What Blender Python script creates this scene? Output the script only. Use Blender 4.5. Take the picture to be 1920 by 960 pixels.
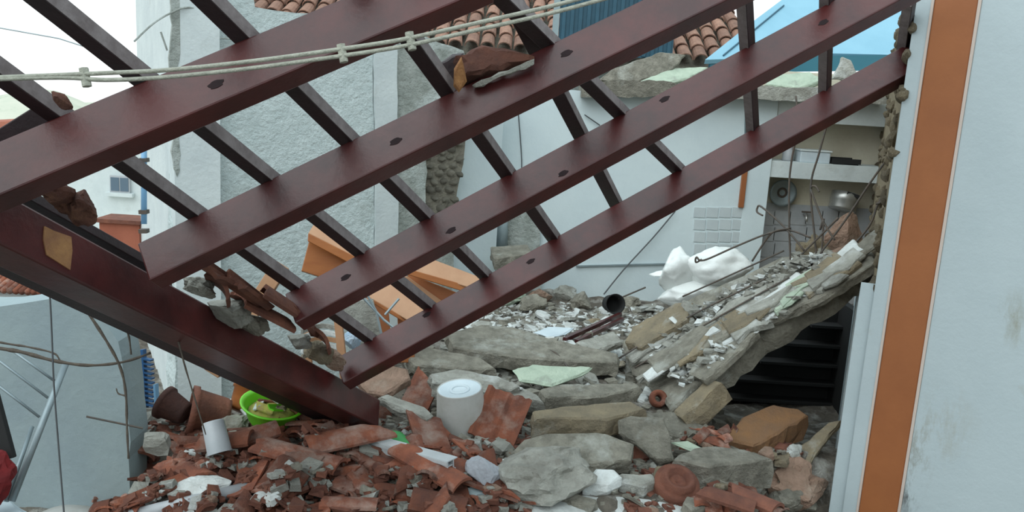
import bpy, bmesh, math, random
from mathutils import Vector, Matrix, noise
R = random.Random(11)
for o in list(bpy.data.objects): bpy.data.objects.remove(o)
SC = bpy.context.scene
COL = SC.collection
V = Vector

# ---------------------------------------------------------------- camera
F = 1600.0
CAM = V((0, 0, 2.2)); PITCH = math.radians(11.0); ROLL = math.radians(3.5)
fwd = V((0, math.cos(PITCH), -math.sin(PITCH)))
r0 = V((1, 0, 0)); u0 = V((0, math.sin(PITCH), math.cos(PITCH)))
rgt = r0*math.cos(ROLL) + u0*math.sin(ROLL)
upv = u0*math.cos(ROLL) - r0*math.sin(ROLL)
cd = bpy.data.cameras.new('camera'); co = bpy.data.objects.new('camera', cd); COL.objects.link(co)
cd.sensor_width = 36.0; cd.lens = 36.0*F/1920.0; cd.clip_start = 0.05; cd.clip_end = 500
m = Matrix((rgt, upv, -fwd)).transposed().to_4x4(); m.translation = CAM
co.matrix_world = m
SC.camera = co
# ---------------------------------------------------------------- world, sun, exposure
W = bpy.data.worlds.new('overcast_sky'); SC.world = W; W.use_nodes = True
nt = W.node_tree; bg = nt.nodes['Background']
tc = nt.nodes.new('ShaderNodeTexCoord'); sx = nt.nodes.new('ShaderNodeSeparateXYZ')
mr = nt.nodes.new('ShaderNodeMapRange'); mr.inputs[1].default_value = -0.1; mr.inputs[2].default_value = 0.9
rp = nt.nodes.new('ShaderNodeValToRGB')
rp.color_ramp.elements[0].color = (0.97, 1.0, 1.0, 1); rp.color_ramp.elements[1].color = (0.74, 0.93, 1.0, 1)
nt.links.new(tc.outputs['Generated'], sx.inputs[0]); nt.links.new(sx.outputs[2], mr.inputs[0])
nt.links.new(mr.outputs[0], rp.inputs[0]); nt.links.new(rp.outputs[0], bg.inputs[0])
bg.inputs[1].default_value = 1.2
sd = bpy.data.lights.new('sun', 'SUN'); sd.energy = 1.7; sd.angle = math.radians(70); sd.color = (0.95, 1.0, 0.99)
so = bpy.data.objects.new('sun', sd); COL.objects.link(so)
so.rotation_euler = V((0.45, 0.55, -0.9)).to_track_quat('-Z', 'Y').to_euler()
so.location = (-4, -4, 9)
SC.view_settings.view_transform = 'Standard'; SC.view_settings.look = 'None'
SC.view_settings.gamma = 1; SC.view_settings.use_curve_mapping = False
SC.view_settings.exposure = 0.02

# ---------------------------------------------------------------- pixel to place
def ray(px, py): return fwd + rgt*((px-960)/F) - upv*((py-480)/F)
def P(px, py, d): return CAM + ray(px, py)*d
def PP(px, py, p, n):
    r = ray(px, py); return CAM + r*((p-CAM).dot(n)/r.dot(n))
def PY(px, py, y): return PP(px, py, V((0, y, 0)), V((0, 1, 0)))
def PZ(px, py, z): return PP(px, py, V((0, 0, z)), V((0, 0, 1)))
def sstep(a, b, x):
    t = max(0, min(1, (x-a)/(b-a))); return t*t*(3-2*t)
def H(x, y):
    z = 0.32 + 0.07*noise.noise(V((x*1.3, y*1.3, 3))) + 0.04*noise.noise(V((x*4, y*4, 7)))
    if y < 4.0: z -= (4.0-y)*0.10
    z -= 0.85*sstep(-0.75, -1.3, x)*sstep(4.55, 5.1, y)
    z -= 0.30*sstep(1.1, 1.5, x)*sstep(4.6, 5.0, y)*(1-sstep(6.4, 7.0, y))
    z -= 0.40*sstep(1.2, 1.65, x)*(1-sstep(4.2, 4.5, y))
    z -= 0.32*sstep(-1.6, -1.85, x)*(1-sstep(4.1, 4.3, y))
    z -= 0.10*sstep(6.2, 8.0, y)
    z += 0.03*sstep(4.9, 6.0, y)*noise.noise(V((x*6, y*6, 1)))
    return z
HM = {}
def PH(px, py, heap=False):
    r = ray(px, py); t = 2.5; st = 0.06
    def below(t):
        p = CAM + r*t; h = H(p.x, p.y)
        if heap: h = max(h, HM.get((int(p.x/0.03), int(p.y/0.03)), -9))
        return p.z < h
    while t < 12:
        if below(t):
            if st < 0.005: return CAM + r*t
            t -= st; st *= 0.25
        t += st
    return CAM + r*t

# ---------------------------------------------------------------- materials
MATS = {}
def mk(name, c1, c2=None, sc=6, rough=0.8, bump=0.0, bsc=40, c3=None, sc3=2.0, t3=(0.55, 0.7), rnd=0.0, metal=0.0, coord='Object', stretch=None, alpha=None, trans=0.0, lo=0.35, hi=0.65, sheen=None):
    if name in MATS: return MATS[name]
    M = bpy.data.materials.new(name); M.use_nodes = True; MATS[name] = M
    n = M.node_tree.nodes; l = M.node_tree.links; b = n['Principled BSDF']
    b.inputs['Roughness'].default_value = rough; b.inputs['Metallic'].default_value = metal
    tcn = n.new('ShaderNodeTexCoord'); src = tcn.outputs[coord]
    oi = n.new('ShaderNodeObjectInfo')
    mp = n.new('ShaderNodeMapping')
    if stretch: mp.inputs['Scale'].default_value = stretch
    l.new(src, mp.inputs[0])
    if rnd:
        cb = n.new('ShaderNodeCombineXYZ'); mu = n.new('ShaderNodeMath'); mu.operation = 'MULTIPLY'; mu.inputs[1].default_value = 37
        l.new(oi.outputs['Random'], mu.inputs[0])
        for i in range(3): l.new(mu.outputs[0], cb.inputs[i])
        l.new(cb.outputs[0], mp.inputs[1])
    def nz(s, det=5):
        t = n.new('ShaderNodeTexNoise'); t.inputs['Scale'].default_value = s; t.inputs['Detail'].default_value = det
        t.inputs['Roughness'].default_value = 0.65
        l.new(mp.outputs[0], t.inputs['Vector']); return t
    def mix(fac, a, bcol):
        x = n.new('ShaderNodeMix'); x.data_type = 'RGBA'
        if hasattr(fac, 'is_output'): l.new(fac, x.inputs[0])
        else: x.inputs[0].default_value = fac
        for i, c in ((6, a), (7, bcol)):
            if hasattr(c, 'is_output'): l.new(c, x.inputs[i])
            else: x.inputs[i].default_value = (*c, 1)
        return x.outputs[2]
    def ramp(val, a, bb):
        r_ = n.new('ShaderNodeMapRange'); r_.inputs[1].default_value = a; r_.inputs[2].default_value = bb
        l.new(val, r_.inputs[0]); return r_.outputs[0]
    col = c1
    if c2: col = mix(ramp(nz(sc).outputs[0], lo, hi), c1, c2)
    if c3: col = mix(ramp(nz(sc3, 6).outputs[0], *t3), col, c3)
    if rnd:
        hs = n.new('ShaderNodeHueSaturation'); ma = n.new('ShaderNodeMapRange')
        ma.inputs[3].default_value = 1-rnd; ma.inputs[4].default_value = 1+rnd
        l.new(oi.outputs['Random'], ma.inputs[0]); l.new(ma.outputs[0], hs.inputs['Value'])
        if hasattr(col, 'is_output'): l.new(col, hs.inputs['Color'])
        else: hs.inputs['Color'].default_value = (*col, 1)
        col = hs.outputs[0]
    if hasattr(col, 'is_output'): l.new(col, b.inputs['Base Color'])
    else: b.inputs['Base Color'].default_value = (*col, 1)
    if bump:
        bp = n.new('ShaderNodeBump'); bp.inputs['Strength'].default_value = bump; bp.inputs['Distance'].default_value = 0.035 if bump > 0.7 else 0.02
        l.new(nz(bsc, 8).outputs[0], bp.inputs['Height']); l.new(bp.outputs[0], b.inputs['Normal'])
    if trans: b.inputs['Transmission Weight'].default_value = trans
    return M
wood = mk('varnished_red_brown_wood', (0.088, 0.0165, 0.0155), (0.044, 0.010, 0.0105), 5, 0.33, 0.10, 26, c3=(0.088, 0.028, 0.026), sc3=2.2, coord='Object')
wood_dk = mk('dark_knot_wood', (0.02, 0.008, 0.01), (0.014, 0.006, 0.007), 30, 0.95)
batten_m = mk('dark_batten_wood', (0.030, 0.015, 0.018), (0.02, 0.011, 0.013), 12, 0.5, 0.15, 60)
sawn = mk('weathered_grey_sawn_edge', (0.27, 0.235, 0.235), (0.18, 0.15, 0.15), 18, 0.8, 0.2, 60)
rawwood = mk('bare_splintered_wood', (0.42, 0.2, 0.07), (0.26, 0.11, 0.04), 22, 0.8, 0.5, 50)
white_w = mk('white_lime_plaster', (0.66, 0.72, 0.72), (0.57, 0.63, 0.64), 3, 0.85, 0.3, 30, c3=(0.44, 0.46, 0.43), sc3=1.3, t3=(0.6, 0.82))
stucco = mk('rough_white_stucco', (0.70, 0.79, 0.79), (0.60, 0.69, 0.69), 9, 0.9, 0.9, 22, c3=(0.36, 0.4, 0.36), sc3=0.9, t3=(0.6, 0.85))
stucco_g = mk('weathered_grey_stucco', (0.46, 0.49, 0.46), (0.3, 0.33, 0.3), 7, 0.9, 1.0, 18, c3=(0.6, 0.66, 0.64), sc3=2.5, t3=(0.5, 0.65))
right_m = mk('smooth_pale_blue_white_paint', (0.50, 0.575, 0.60), (0.455, 0.53, 0.555), 1.5, 0.75, 0.12, 25, c3=(0.38, 0.37, 0.30), sc3=2.6, t3=(0.66, 0.86))
low_m = mk('pale_blue_plaster', (0.33, 0.40, 0.41), (0.28, 0.345, 0.37), 2.5, 0.85, 0.25, 25)
kit_m = mk('bluish_white_interior_paint', (0.66, 0.75, 0.77), (0.6, 0.69, 0.72), 2, 0.8, 0.15, 25, c3=(0.42, 0.46, 0.45), sc3=1.7, t3=(0.66, 0.9))
cream = mk('cream_niche_paint', (0.7, 0.66, 0.54), (0.62, 0.57, 0.45), 4, 0.85, 0.2, 30)
pale_tile = mk('pale_glazed_wall_tile', (0.58, 0.64, 0.65), (0.52, 0.58, 0.6), 6, 0.35)
tile_w = mk('grey_glazed_wall_tile', (0.46, 0.48, 0.5), (0.4, 0.42, 0.44), 10, 0.4, 0.05, 30)
conc = mk('grey_broken_concrete', (0.37, 0.345, 0.285), (0.20, 0.187, 0.152), 11, 0.95, 0.9, 45, c3=(0.5, 0.5, 0.45), sc3=4, t3=(0.55, 0.7), rnd=0.14)
conc_l = mk('pale_dusty_concrete', (0.48, 0.475, 0.425), (0.29, 0.28, 0.245), 9, 0.95, 0.8, 50, c3=(0.68, 0.7, 0.68), sc3=3, rnd=0.12)
conc_t = mk('tan_concrete', (0.36, 0.29, 0.19), (0.24, 0.2, 0.14), 8, 0.95, 0.8, 50, c3=(0.42, 0.4, 0.35), sc3=5, rnd=0.1)
rustc = mk('rust_brown_stained_concrete', (0.26, 0.13, 0.055), (0.2, 0.11, 0.06), 6, 0.95, 0.6, 50)
green_p = mk('pale_green_plaster', (0.5, 0.58, 0.46), (0.38, 0.46, 0.36), 9, 0.9, 0.7, 40, c3=(0.3, 0.3, 0.26), sc3=5)
white_p = mk('white_plaster_lump', (0.72, 0.75, 0.74), (0.55, 0.56, 0.54), 12, 0.9, 0.6, 45, rnd=0.1)
terra = mk('terracotta', (0.29, 0.092, 0.048), (0.14, 0.052, 0.035), 7, 0.88, 0.6, 55, c3=(0.37, 0.27, 0.225), sc3=5, t3=(0.5, 0.72), rnd=0.4)
terra_d = mk('dark_red_terracotta', (0.22, 0.082, 0.05), (0.13, 0.05, 0.035), 9, 0.9, 0.5, 55, rnd=0.15)
rooftile = mk('weathered_roof_tile', (0.36, 0.2, 0.14), (0.24, 0.13, 0.095), 14, 0.9, 0.5, 60, rnd=0.2)
stone_m = mk('rough_field_stone', (0.45, 0.42, 0.34), (0.27, 0.25, 0.2), 14, 0.95, 1.0, 40, c3=(0.5, 0.45, 0.33), sc3=8, rnd=0.25)
mortar = mk('earth_mortar', (0.38, 0.35, 0.28), (0.24, 0.22, 0.18), 16, 0.98, 1.0, 40)
orange_w = mk('orange_varnished_wood', (0.40, 0.14, 0.038), (0.34, 0.11, 0.03), 4, 0.42, 0.08, 30, stretch=(1, 1, 6))
orange_l = mk('pale_orange_wood_top', (0.46, 0.255, 0.14), (0.4, 0.205, 0.105), 5, 0.5, 0.08, 30)
doorbrown = mk('orange_brown_painted_frame', (0.36, 0.125, 0.042), (0.31, 0.105, 0.036), 3, 0.5, 0.06, 20)
pinkedge = mk('pale_pink_edge_paint', (0.6, 0.5, 0.44), None, 5, 0.7)
steel = mk('dark_rebar_steel', (0.07, 0.065, 0.06), (0.11, 0.08, 0.06), 30, 0.7)
galv = mk('galvanised_grey_metal', (0.3, 0.36, 0.38), (0.24, 0.29, 0.31), 8, 0.45, metal=0.4)
alu = mk('white_aluminium', (0.62, 0.66, 0.68), (0.52, 0.55, 0.57), 10, 0.4, metal=0.1)
darkm = mk('near_black_metal_and_void_shade', (0.014, 0.014, 0.014), None, 5, 0.85)  # black pot, tray and board; also painted shade for the slab void
panm = mk('dull_aluminium_pan', (0.5, 0.5, 0.48), (0.4, 0.4, 0.38), 12, 0.35, metal=0.7)
bucket_m = mk('dusty_white_plastic', (0.5, 0.5, 0.48), (0.4, 0.39, 0.36), 6, 0.6, 0.1, 30, c3=(0.34, 0.3, 0.25), sc3=4, t3=(0.55, 0.75))
bucket_b = mk('pale_bluish_plastic', (0.6, 0.68, 0.72), (0.52, 0.6, 0.65), 6, 0.5)
greenpl = mk('lime_green_plastic', (0.17, 0.62, 0.02), (0.14, 0.55, 0.02), 3, 0.4)
green_d = mk('bottle_green_plastic', (0.02, 0.28, 0.05), None, 3, 0.4)
rope_m = mk('beige_rope', (0.5, 0.5, 0.42), (0.36, 0.36, 0.3), 40, 0.9, 0.6, 120)
vine_m = mk('dry_vine_bark', (0.13, 0.105, 0.08), (0.08, 0.065, 0.055), 30, 0.9, 0.5, 80)
wire_m = mk('thin_dark_wire', (0.08, 0.085, 0.09), None, 5, 0.6)
blue_d = mk('deep_blue_paint', (0.03, 0.12, 0.3), (0.02, 0.09, 0.22), 5, 0.5)
teal = mk('petrol_blue_metal_sheet', (0.028, 0.1, 0.15), (0.022, 0.08, 0.12), 5, 0.5)
sky_b = mk('light_blue_metal_sheet', (0.24, 0.46, 0.58), (0.21, 0.42, 0.54), 3, 0.5)
teal2 = mk('teal_fascia', (0.03, 0.16, 0.22), None, 3, 0.5)
pipe_b = mk('pale_blue_drainpipe', (0.2, 0.4, 0.62), None, 3, 0.5)
sack = mk('white_translucent_plastic_sheet', (0.86, 0.89, 0.88), (0.8, 0.83, 0.81), 5, 0.45, 0.3, 15)
brickred = mk('brick_red_paint', (0.4, 0.13, 0.075), (0.33, 0.1, 0.06), 5, 0.9)
hill_m = mk('dry_hillside', (0.62, 0.6, 0.5), (0.5, 0.52, 0.42), 0.25, 1.0, c3=(0.36, 0.4, 0.3), sc3=0.5)
glass = mk('dark_window_glass', (0.12, 0.17, 0.22), None, 3, 0.15)
red_f = mk('red_fabric', (0.2, 0.008, 0.01), (0.12, 0.006, 0.008), 8, 0.8)
foam = mk('ochre_exposed_wood', (0.4, 0.2, 0.075), (0.28, 0.13, 0.06), 14, 0.8, 0.4, 40)
yolk = mk('pale_yellow_crumbs', (0.5, 0.5, 0.1), (0.4, 0.3, 0.12), 14, 0.9, 0.5, 60)
bluebag = mk('pale_blue_bag', (0.3, 0.48, 0.66), (0.5, 0.6, 0.7), 8, 0.6, 0.3, 20)
pinkst = mk('pinkish_sandstone', (0.42, 0.27, 0.2), (0.26, 0.17, 0.12), 10, 0.95, 0.9, 40, c3=(0.5, 0.38, 0.3), sc3=5)
grd = mk('mixed_rubble_dust', (0.21, 0.18, 0.145), (0.10, 0.085, 0.07), 9, 0.97, 1.0, 30, c3=(0.44, 0.42, 0.38), sc3=7, t3=(0.5, 0.66))

# ---------------------------------------------------------------- builders
def tag(o, label=None, cat=None, group=None, kind=None):
    if label: o['label'] = label
    if cat: o['category'] = cat
    if group: o['group'] = group
    if kind: o['kind'] = kind
    return o
def empty(name, loc, label, cat, group=None):
    o = bpy.data.objects.new(name, None); COL.objects.link(o); o.location = loc; o.empty_display_size = 0.1
    return tag(o, label, cat, group)
def link(name, me, mat, parent=None, smooth=False):
    o = bpy.data.objects.new(name, me); COL.objects.link(o)
    if mat and not me.materials: me.materials.append(mat)
    if parent: o.parent = parent; o.matrix_parent_inverse = Matrix.Translation(-V(parent.location))
    if smooth:
        for p in me.polygons: p.use_smooth = True
    return o
class MB:
    def __init__(s): s.v = []; s.f = []
    def add(s, vs, fs):
        b = len(s.v); s.v += [V(x) for x in vs]; s.f += [[b+i for i in f] for f in fs]
    def obox(s, c, ax, hs):
        a, b, d = ax
        vs = [c + a*(i*hs[0]) + b*(j*hs[1]) + d*(k*hs[2]) for i in (-1, 1) for j in (-1, 1) for k in (-1, 1)]
        fs = [(0, 1, 3, 2), (4, 6, 7, 5), (0, 4, 5, 1), (2, 3, 7, 6), (0, 2, 6, 4), (1, 5, 7, 3)]
        s.add(vs, fs)
    def box(s, lo, hi):
        c = (V(lo)+V(hi))/2; h = (V(hi)-V(lo))/2
        s.obox(c, (V((1, 0, 0)), V((0, 1, 0)), V((0, 0, 1))), h)
    def beam(s, p0, p1, up, w, h):
        d = (p1-p0); L = d.length; d.normalize()
        n = (up - d*up.dot(d)).normalized(); sdir = d.cross(n)
        s.obox((p0+p1)/2, (d, sdir, n), (L/2, w/2, h/2))
    def tube(s, pts, r, n=6, cap=True):
        pts = [V(p) for p in pts]; rs = r if isinstance(r, (list, tuple)) else [r]*len(pts)
        t = (pts[1]-pts[0]).normalized()
        a = t.orthogonal().normalized(); rings = []
        for i, p in enumerate(pts):
            if i == 0: t = pts[1]-pts[0]
            elif i == len(pts)-1: t = pts[-1]-pts[-2]
            else: t = pts[i+1]-pts[i-1]
            t.normalize(); a = (a - t*a.dot(t)).normalized(); b = t.cross(a)
            rings.append([p + a*(math.cos(2*math.pi*k/n)*rs[i]) + b*(math.sin(2*math.pi*k/n)*rs[i]) for k in range(n)])
        vs = [q for ring in rings for q in ring]; fs = []
        for i in range(len(pts)-1):
            for k in range(n): fs.append((i*n+k, i*n+(k+1) % n, (i+1)*n+(k+1) % n, (i+1)*n+k))
        if cap: fs.append(tuple(range(n))[::-1]); fs.append(tuple((len(pts)-1)*n+k for k in range(n)))
        s.add(vs, fs)
    def lathe(s, prof, n=28, M=None, closed=False):
        vs = []; fs = []
        for r, z in prof:
            for k in range(n):
                a = 2*math.pi*k/n; p = V((r*math.cos(a), r*math.sin(a), z)); vs.append(M @ p if M else p)
        for i in range(len(prof)-1):
            for k in range(n): fs.append((i*n+k, i*n+(k+1) % n, (i+1)*n+(k+1) % n, (i+1)*n+k))
        s.add(vs, fs)
    def prism(s, poly, n, th):
        k = len(poly); n = n.normalized()
        vs = [p for p in poly] + [p - n*th for p in poly]
        fs = [tuple(range(k)), tuple(range(2*k-1, k-1, -1))] + [(i, i+k, (i+1) % k + k, (i+1) % k) for i in range(k)]
        s.add(vs, fs)
    def mesh(s, name):
        me = bpy.data.meshes.new(name); me.from_pydata([tuple(v) for v in s.v], [], s.f)
        bm = bmesh.new(); bm.from_mesh(me); bmesh.ops.recalc_face_normals(bm, faces=bm.faces); bm.to_mesh(me); bm.free()
        return me
    def build(s, name, mat, parent=None, smooth=False, bevel=0, loc=None):
        if loc is not None: s.v = [v - loc for v in s.v]
        o = link(name, s.mesh(name), mat, parent, smooth)
        if loc is not None:
            o.location = loc
            if parent: o.location = loc
        if bevel:
            b = o.modifiers.new('bevel', 'BEVEL'); b.width = bevel; b.segments = 2; b.limit_method = 'ANGLE'
        return o
def smoothpts(pts, k=6):
    pts = [V(p) for p in pts]; out = []
    for i in range(len(pts)-1):
        p0 = pts[max(i-1, 0)]; p1 = pts[i]; p2 = pts[i+1]; p3 = pts[min(i+2, len(pts)-1)]
        for j in range(k):
            t = j/k
            out.append(0.5*((2*p1)+(p2-p0)*t+(2*p0-5*p1+4*p2-p3)*t*t+(3*p1-p0-3*p2+p3)*t**3))
    out.append(pts[-1]); return out
def rough_outline(poly, seg, jit, rr):
    out = []
    k = len(poly)
    for i in range(k):
        a = poly[i]; b = poly[(i+1) % k]; m_ = max(1, int((b-a).length/seg))
        for j in range(m_):
            p = a.lerp(b, j/m_)
            p = p + V((rr.uniform(-1, 1), rr.uniform(-1, 1), rr.uniform(-1, 1)))*jit*(0.4 if j == 0 else 1)
            out.append(p)
    return out
def slab_mesh(poly, n, th, seed=0, seg=0.05, jit=0.007, chip=0.010):
    # broken slab: rough outline, chipped upper rim, uneven side faces
    rr = random.Random(seed); n = n.normalized()
    poly = rough_outline(poly, seg, jit, rr)
    poly = [p for p in poly]
    c = sum(poly, V())/len(poly)
    poly = [p - n*((p-c).dot(n)) for p in poly]
    k = len(poly)
    def ring(off, dz, j):
        out = []
        for p in poly:
            d = (p-c); L = d.length or 1
            q = p + d*(off/L) - n*dz
            out.append(q + V((rr.uniform(-j, j), rr.uniform(-j, j), rr.uniform(-j, j))))
        return out
    rings = [ring(-chip*1.6, 0, 0.001), ring(-0.001, chip, chip*0.3), ring(0.004, th*0.5, min(th*0.12, 0.012)), ring(-0.002, th*0.95, min(th*0.1, 0.012))]
    mb = MB(); vs = [v for r_ in rings for v in r_]; fs = [tuple(range(k)), tuple(range(4*k-1, 3*k-1, -1))]
    for i in range(3):
        for j in range(k): fs.append((i*k+j, (i+1)*k+j, (i+1)*k+(j+1) % k, i*k+(j+1) % k))
    mb.add(vs, fs)
    return mb
def px_slab(name, label, cat, pxs, z, th, mat, n=(0, 0, 1), seed=1, parent=None, group=None, anchor=None, **kw):
    n = V(n).normalized(); cx = sum(p[0] for p in pxs)/len(pxs); cy = sum(p[1] for p in pxs)/len(pxs)
    a = anchor if anchor is not None else PZ(cx, cy, z)
    poly = [PP(x, y, a, n) for x, y in pxs]
    mb = slab_mesh(poly, n, th, seed, **kw)
    o = mb.build(name, mat, parent, loc=a)
    if not parent: tag(o, label, cat, group)
    return o
def rock_mesh(name, size, seed, amp=0.22, flat=0.6, sub=4):
    bm = bmesh.new(); bmesh.ops.create_icosphere(bm, subdivisions=sub, radius=1)
    rr = random.Random(seed); off = V((rr.uniform(0, 50), rr.uniform(0, 50), rr.uniform(0, 50)))
    planes = [(V((rr.uniform(-1, 1), rr.uniform(-1, 1), rr.uniform(-1, 1))).normalized(), rr.uniform(0.55, 0.85)) for _ in range(7)]
    for v in bm.verts:
        d = v.co.normalized(); p = d*(1 + amp*noise.noise(d*1.6+off) + amp*0.35*noise.noise(d*5+off))
        for pn, pd in planes:
            e = p.dot(pn)-pd
            if e > 0: p -= pn*e*0.9
        p = p*(1+0.05*noise.noise(d*9+off)+0.035*noise.noise(d*19+off))
        v.co = V((p.x*size[0], p.y*size[1], p.z*size[2]))
    me = bpy.data.meshes.new(name); bm.to_mesh(me); bm.free(); return me
def tile_mesh(name, w, l, kind, seed, th=0.014, nx=12, ny=5):
    # piece of a clay roof tile with broken ends: barrel, ribbed or flat profile
    rr = random.Random(seed)
    def prof(u):
        if kind == 'barrel': return math.sqrt(max(0, 1-(1.75*(u-0.5))**2))*w*0.42
        if kind == 'ribbed': return 0.014*(1 if (0.0 <= u < 0.10 or 0.42 < u < 0.56 or u > 0.9) else 0) + 0.004*math.sin(u*20)
        return 0.006*math.sin(u*6+seed)
    e0 = [0.0]*(nx+1); e1 = [0.0]*(nx+1); v0 = v1 = 0.0
    for q_ in range(nx+1):
        v0 = v0*0.7+rr.uniform(-0.05, 0.05)*l; v1 = v1*0.7+rr.uniform(-0.06, 0.06)*l; e0[q_] = v0; e1[q_] = v1
    sk = rr.uniform(-0.55, 0.55)*l; sk2 = rr.uniform(-0.55, 0.55)*l
    if seed % 3 == 0: e0 = [0]*(nx+1); sk = 0
    tops = []; bots = []
    for i in range(nx+1):
        u = i/nx; a = -l/2 + e0[i]*0.5 + sk*(u-0.5); b = l/2 + e1[i]*0.5 + sk2*(u-0.5)
        for j in range(ny+1):
            y = a+(b-a)*j/ny; z = prof(u); x = (u-0.5)*w
            tops.append(V((x, y, z+th))); bots.append(V((x*0.98, y, z*0.96)))
    N = len(tops); mb = MB(); fs = []
    idx = lambda i, j: i*(ny+1)+j
    for i in range(nx):
        for j in range(ny):
            q = (idx(i, j), idx(i+1, j), idx(i+1, j+1), idx(i, j+1))
            fs.append(q); fs.append(tuple(N+k for k in q[::-1]))
    for i in range(nx):
        fs.append((idx(i, 0), N+idx(i, 0), N+idx(i+1, 0), idx(i+1, 0))); fs.append((idx(i, ny), idx(i+1, ny), N+idx(i+1, ny), N+idx(i, ny)))
    for j in range(ny):
        fs.append((idx(0, j), idx(0, j+1), N+idx(0, j+1), N+idx(0, j))); fs.append((idx(nx, j), N+idx(nx, j), N+idx(nx, j+1), idx(nx, j+1)))
    mb.add(tops+bots, fs); me = mb.mesh(name); return me
def put(name, me, mat, loc, rot, label=None, cat=None, group=None, parent=None, scale=1):
    o = link(name, me, mat, parent); o.location = loc; o.rotation_euler = rot
    if scale != 1: o.scale = (scale,)*3
    if label: tag(o, label, cat, group)
    return o
def structure(o): o['kind'] = 'structure'; return o
# ================================================================ SETTING
Z = V((0, 0, 1))
# rubble-covered ground
mb = MB(); nx, ny = 170, 130; x0, x1, y0, y1 = -5.0, 5.2, 1.2, 9.0
vs = []
for j in range(ny+1):
    for i in range(nx+1):
        x = x0+(x1-x0)*i/nx; y = y0+(y1-y0)*j/ny
        z = H(x, y) + 0.022*noise.noise(V((x*11, y*11, 0)))
        if i in (0, nx) or j in (0, ny): z = -0.9
        vs.append(V((x, y, z)))
mb.add(vs, [(j*(nx+1)+i, j*(nx+1)+i+1, (j+1)*(nx+1)+i+1, (j+1)*(nx+1)+i) for j in range(ny) for i in range(nx)])
g = structure(mb.build('floor', grd)); g['label'] = 'uneven ground buried in dust and rubble'
# lower land beyond, hill
mb = MB(); mb.box((-60, 9.0, -3.2), (40, 140, -3.0)); structure(mb.build('ground_far', hill_m))
mb = MB(); mb.box((-60, -30.0, -1.2), (40, 9.0, -0.95)); structure(mb.build('ground_near', grd))
mb = MB(); mb.box((-2.6, -2.6, -1.0), (2.6, 1.25, 0.12)); structure(mb.build('step_terrace', grd))
mb = MB(); mb.box((-5, -3.2, -1.0), (5, -2.9, 3.2)); structure(mb.build('added_shade_wall', white_w))  # unseen wall added behind the camera to darken the rafter undersides
mb = MB(); vs = []; fs = []
N1, N2 = 40, 10
for j in range(N2+1):
    for i in range(N1+1):
        x = -75+80*i/N1; y = 62+30*j/N2
        z = -7.2+(4.2+1.6*math.sin(i*0.5)+1.2*noise.noise(V((x*0.12, y*0.12, 0))))*math.sin(math.pi*min(1, j/N2*0.9+0.02))*1.1
        vs.append(V((x, y, z)))
mb.add(vs, [(j*(N1+1)+i, j*(N1+1)+i+1, (j+1)*(N1+1)+i+1, (j+1)*(N1+1)+i) for j in range(N2) for i in range(N1)])
structure(mb.build('hill', hill_m, smooth=True))

# ---- rough white house wall behind the fallen frame (wall_left)
WA = PY(327, 300, 6.2); WB = PY(872, 300, 7.5)
wd = V((WB.x-WA.x, WB.y-WA.y, 0)).normalized(); wn = V((wd.y, -wd.x, 0))     # normal to camera
def onW(px, py): return PP(px, py, WA, wn)
def flatW(pts, th, mat, name, parent=None, seed=3, front=0.0, seg=0.12, jit=0.012):
    n = wn; poly = [onW(x, y)+n*front for x, y in pts]
    rr = random.Random(seed); poly = rough_outline(poly, seg, jit, rr)
    poly = [p - n*((p-poly[0]).dot(n)) for p in poly]
    mb = MB(); mb.prism(poly, n, th); return mb.build(name, mat, parent)
WL = empty('wall_left', (WA.x, WA.y, -0.4), None, None); WL['kind'] = 'structure'
main = flatW([(327, 860), (340, -80), (470, -70), (478, 12), (590, 26), (700, 48), (706, 860)], 0.35, stucco, 'plaster_face', WL)
flatW([(706, 860), (700, 60), (742, 70), (748, 860)], 0.35, white_w, 'corner_strip', WL, 5, 0.025, jit=0.006)
flatW([(748, 860), (742, 78), (800, 70), (870, 95), (886, 170), (878, 250), (800, 268), (798, 400), (800, 860)], 0.35, stucco_g, 'grey_plaster_face', WL, 7)
# exposed rubble core at the broken end of that wall
flatW([(800, 415), (798, 266), (880, 248), (874, 310), (862, 360), (852, 420)], 0.30, mortar, 'rubble_core', WL, 8, -0.05)
flatW([(800, 860), (800, 412), (852, 410), (850, 860)], 0.33, stucco_g, 'grey_plaster_face', WL, 18, -0.02)
sm = [rock_mesh('stone', (1, 0.6, 0.62), 50+i, 0.3, sub=2) for i in range(5)]
rr = random.Random(5)
for r_ in range(11):
    for c_ in range(4):
        px = 808+c_*20+rr.uniform(-5, 5)+(r_ % 2)*7; py = 268+r_*15+rr.uniform(-3, 3)
        if px > 882-(py-250)*0.18: continue
        o = put('stone', sm[rr.randrange(5)], stone_m, onW(px, py)-wn*0.05, (rr.uniform(-.3, .3), rr.uniform(-.3, .3), rr.uniform(-.5, .5)), parent=WL, scale=rr.uniform(0.035, 0.055))
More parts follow.
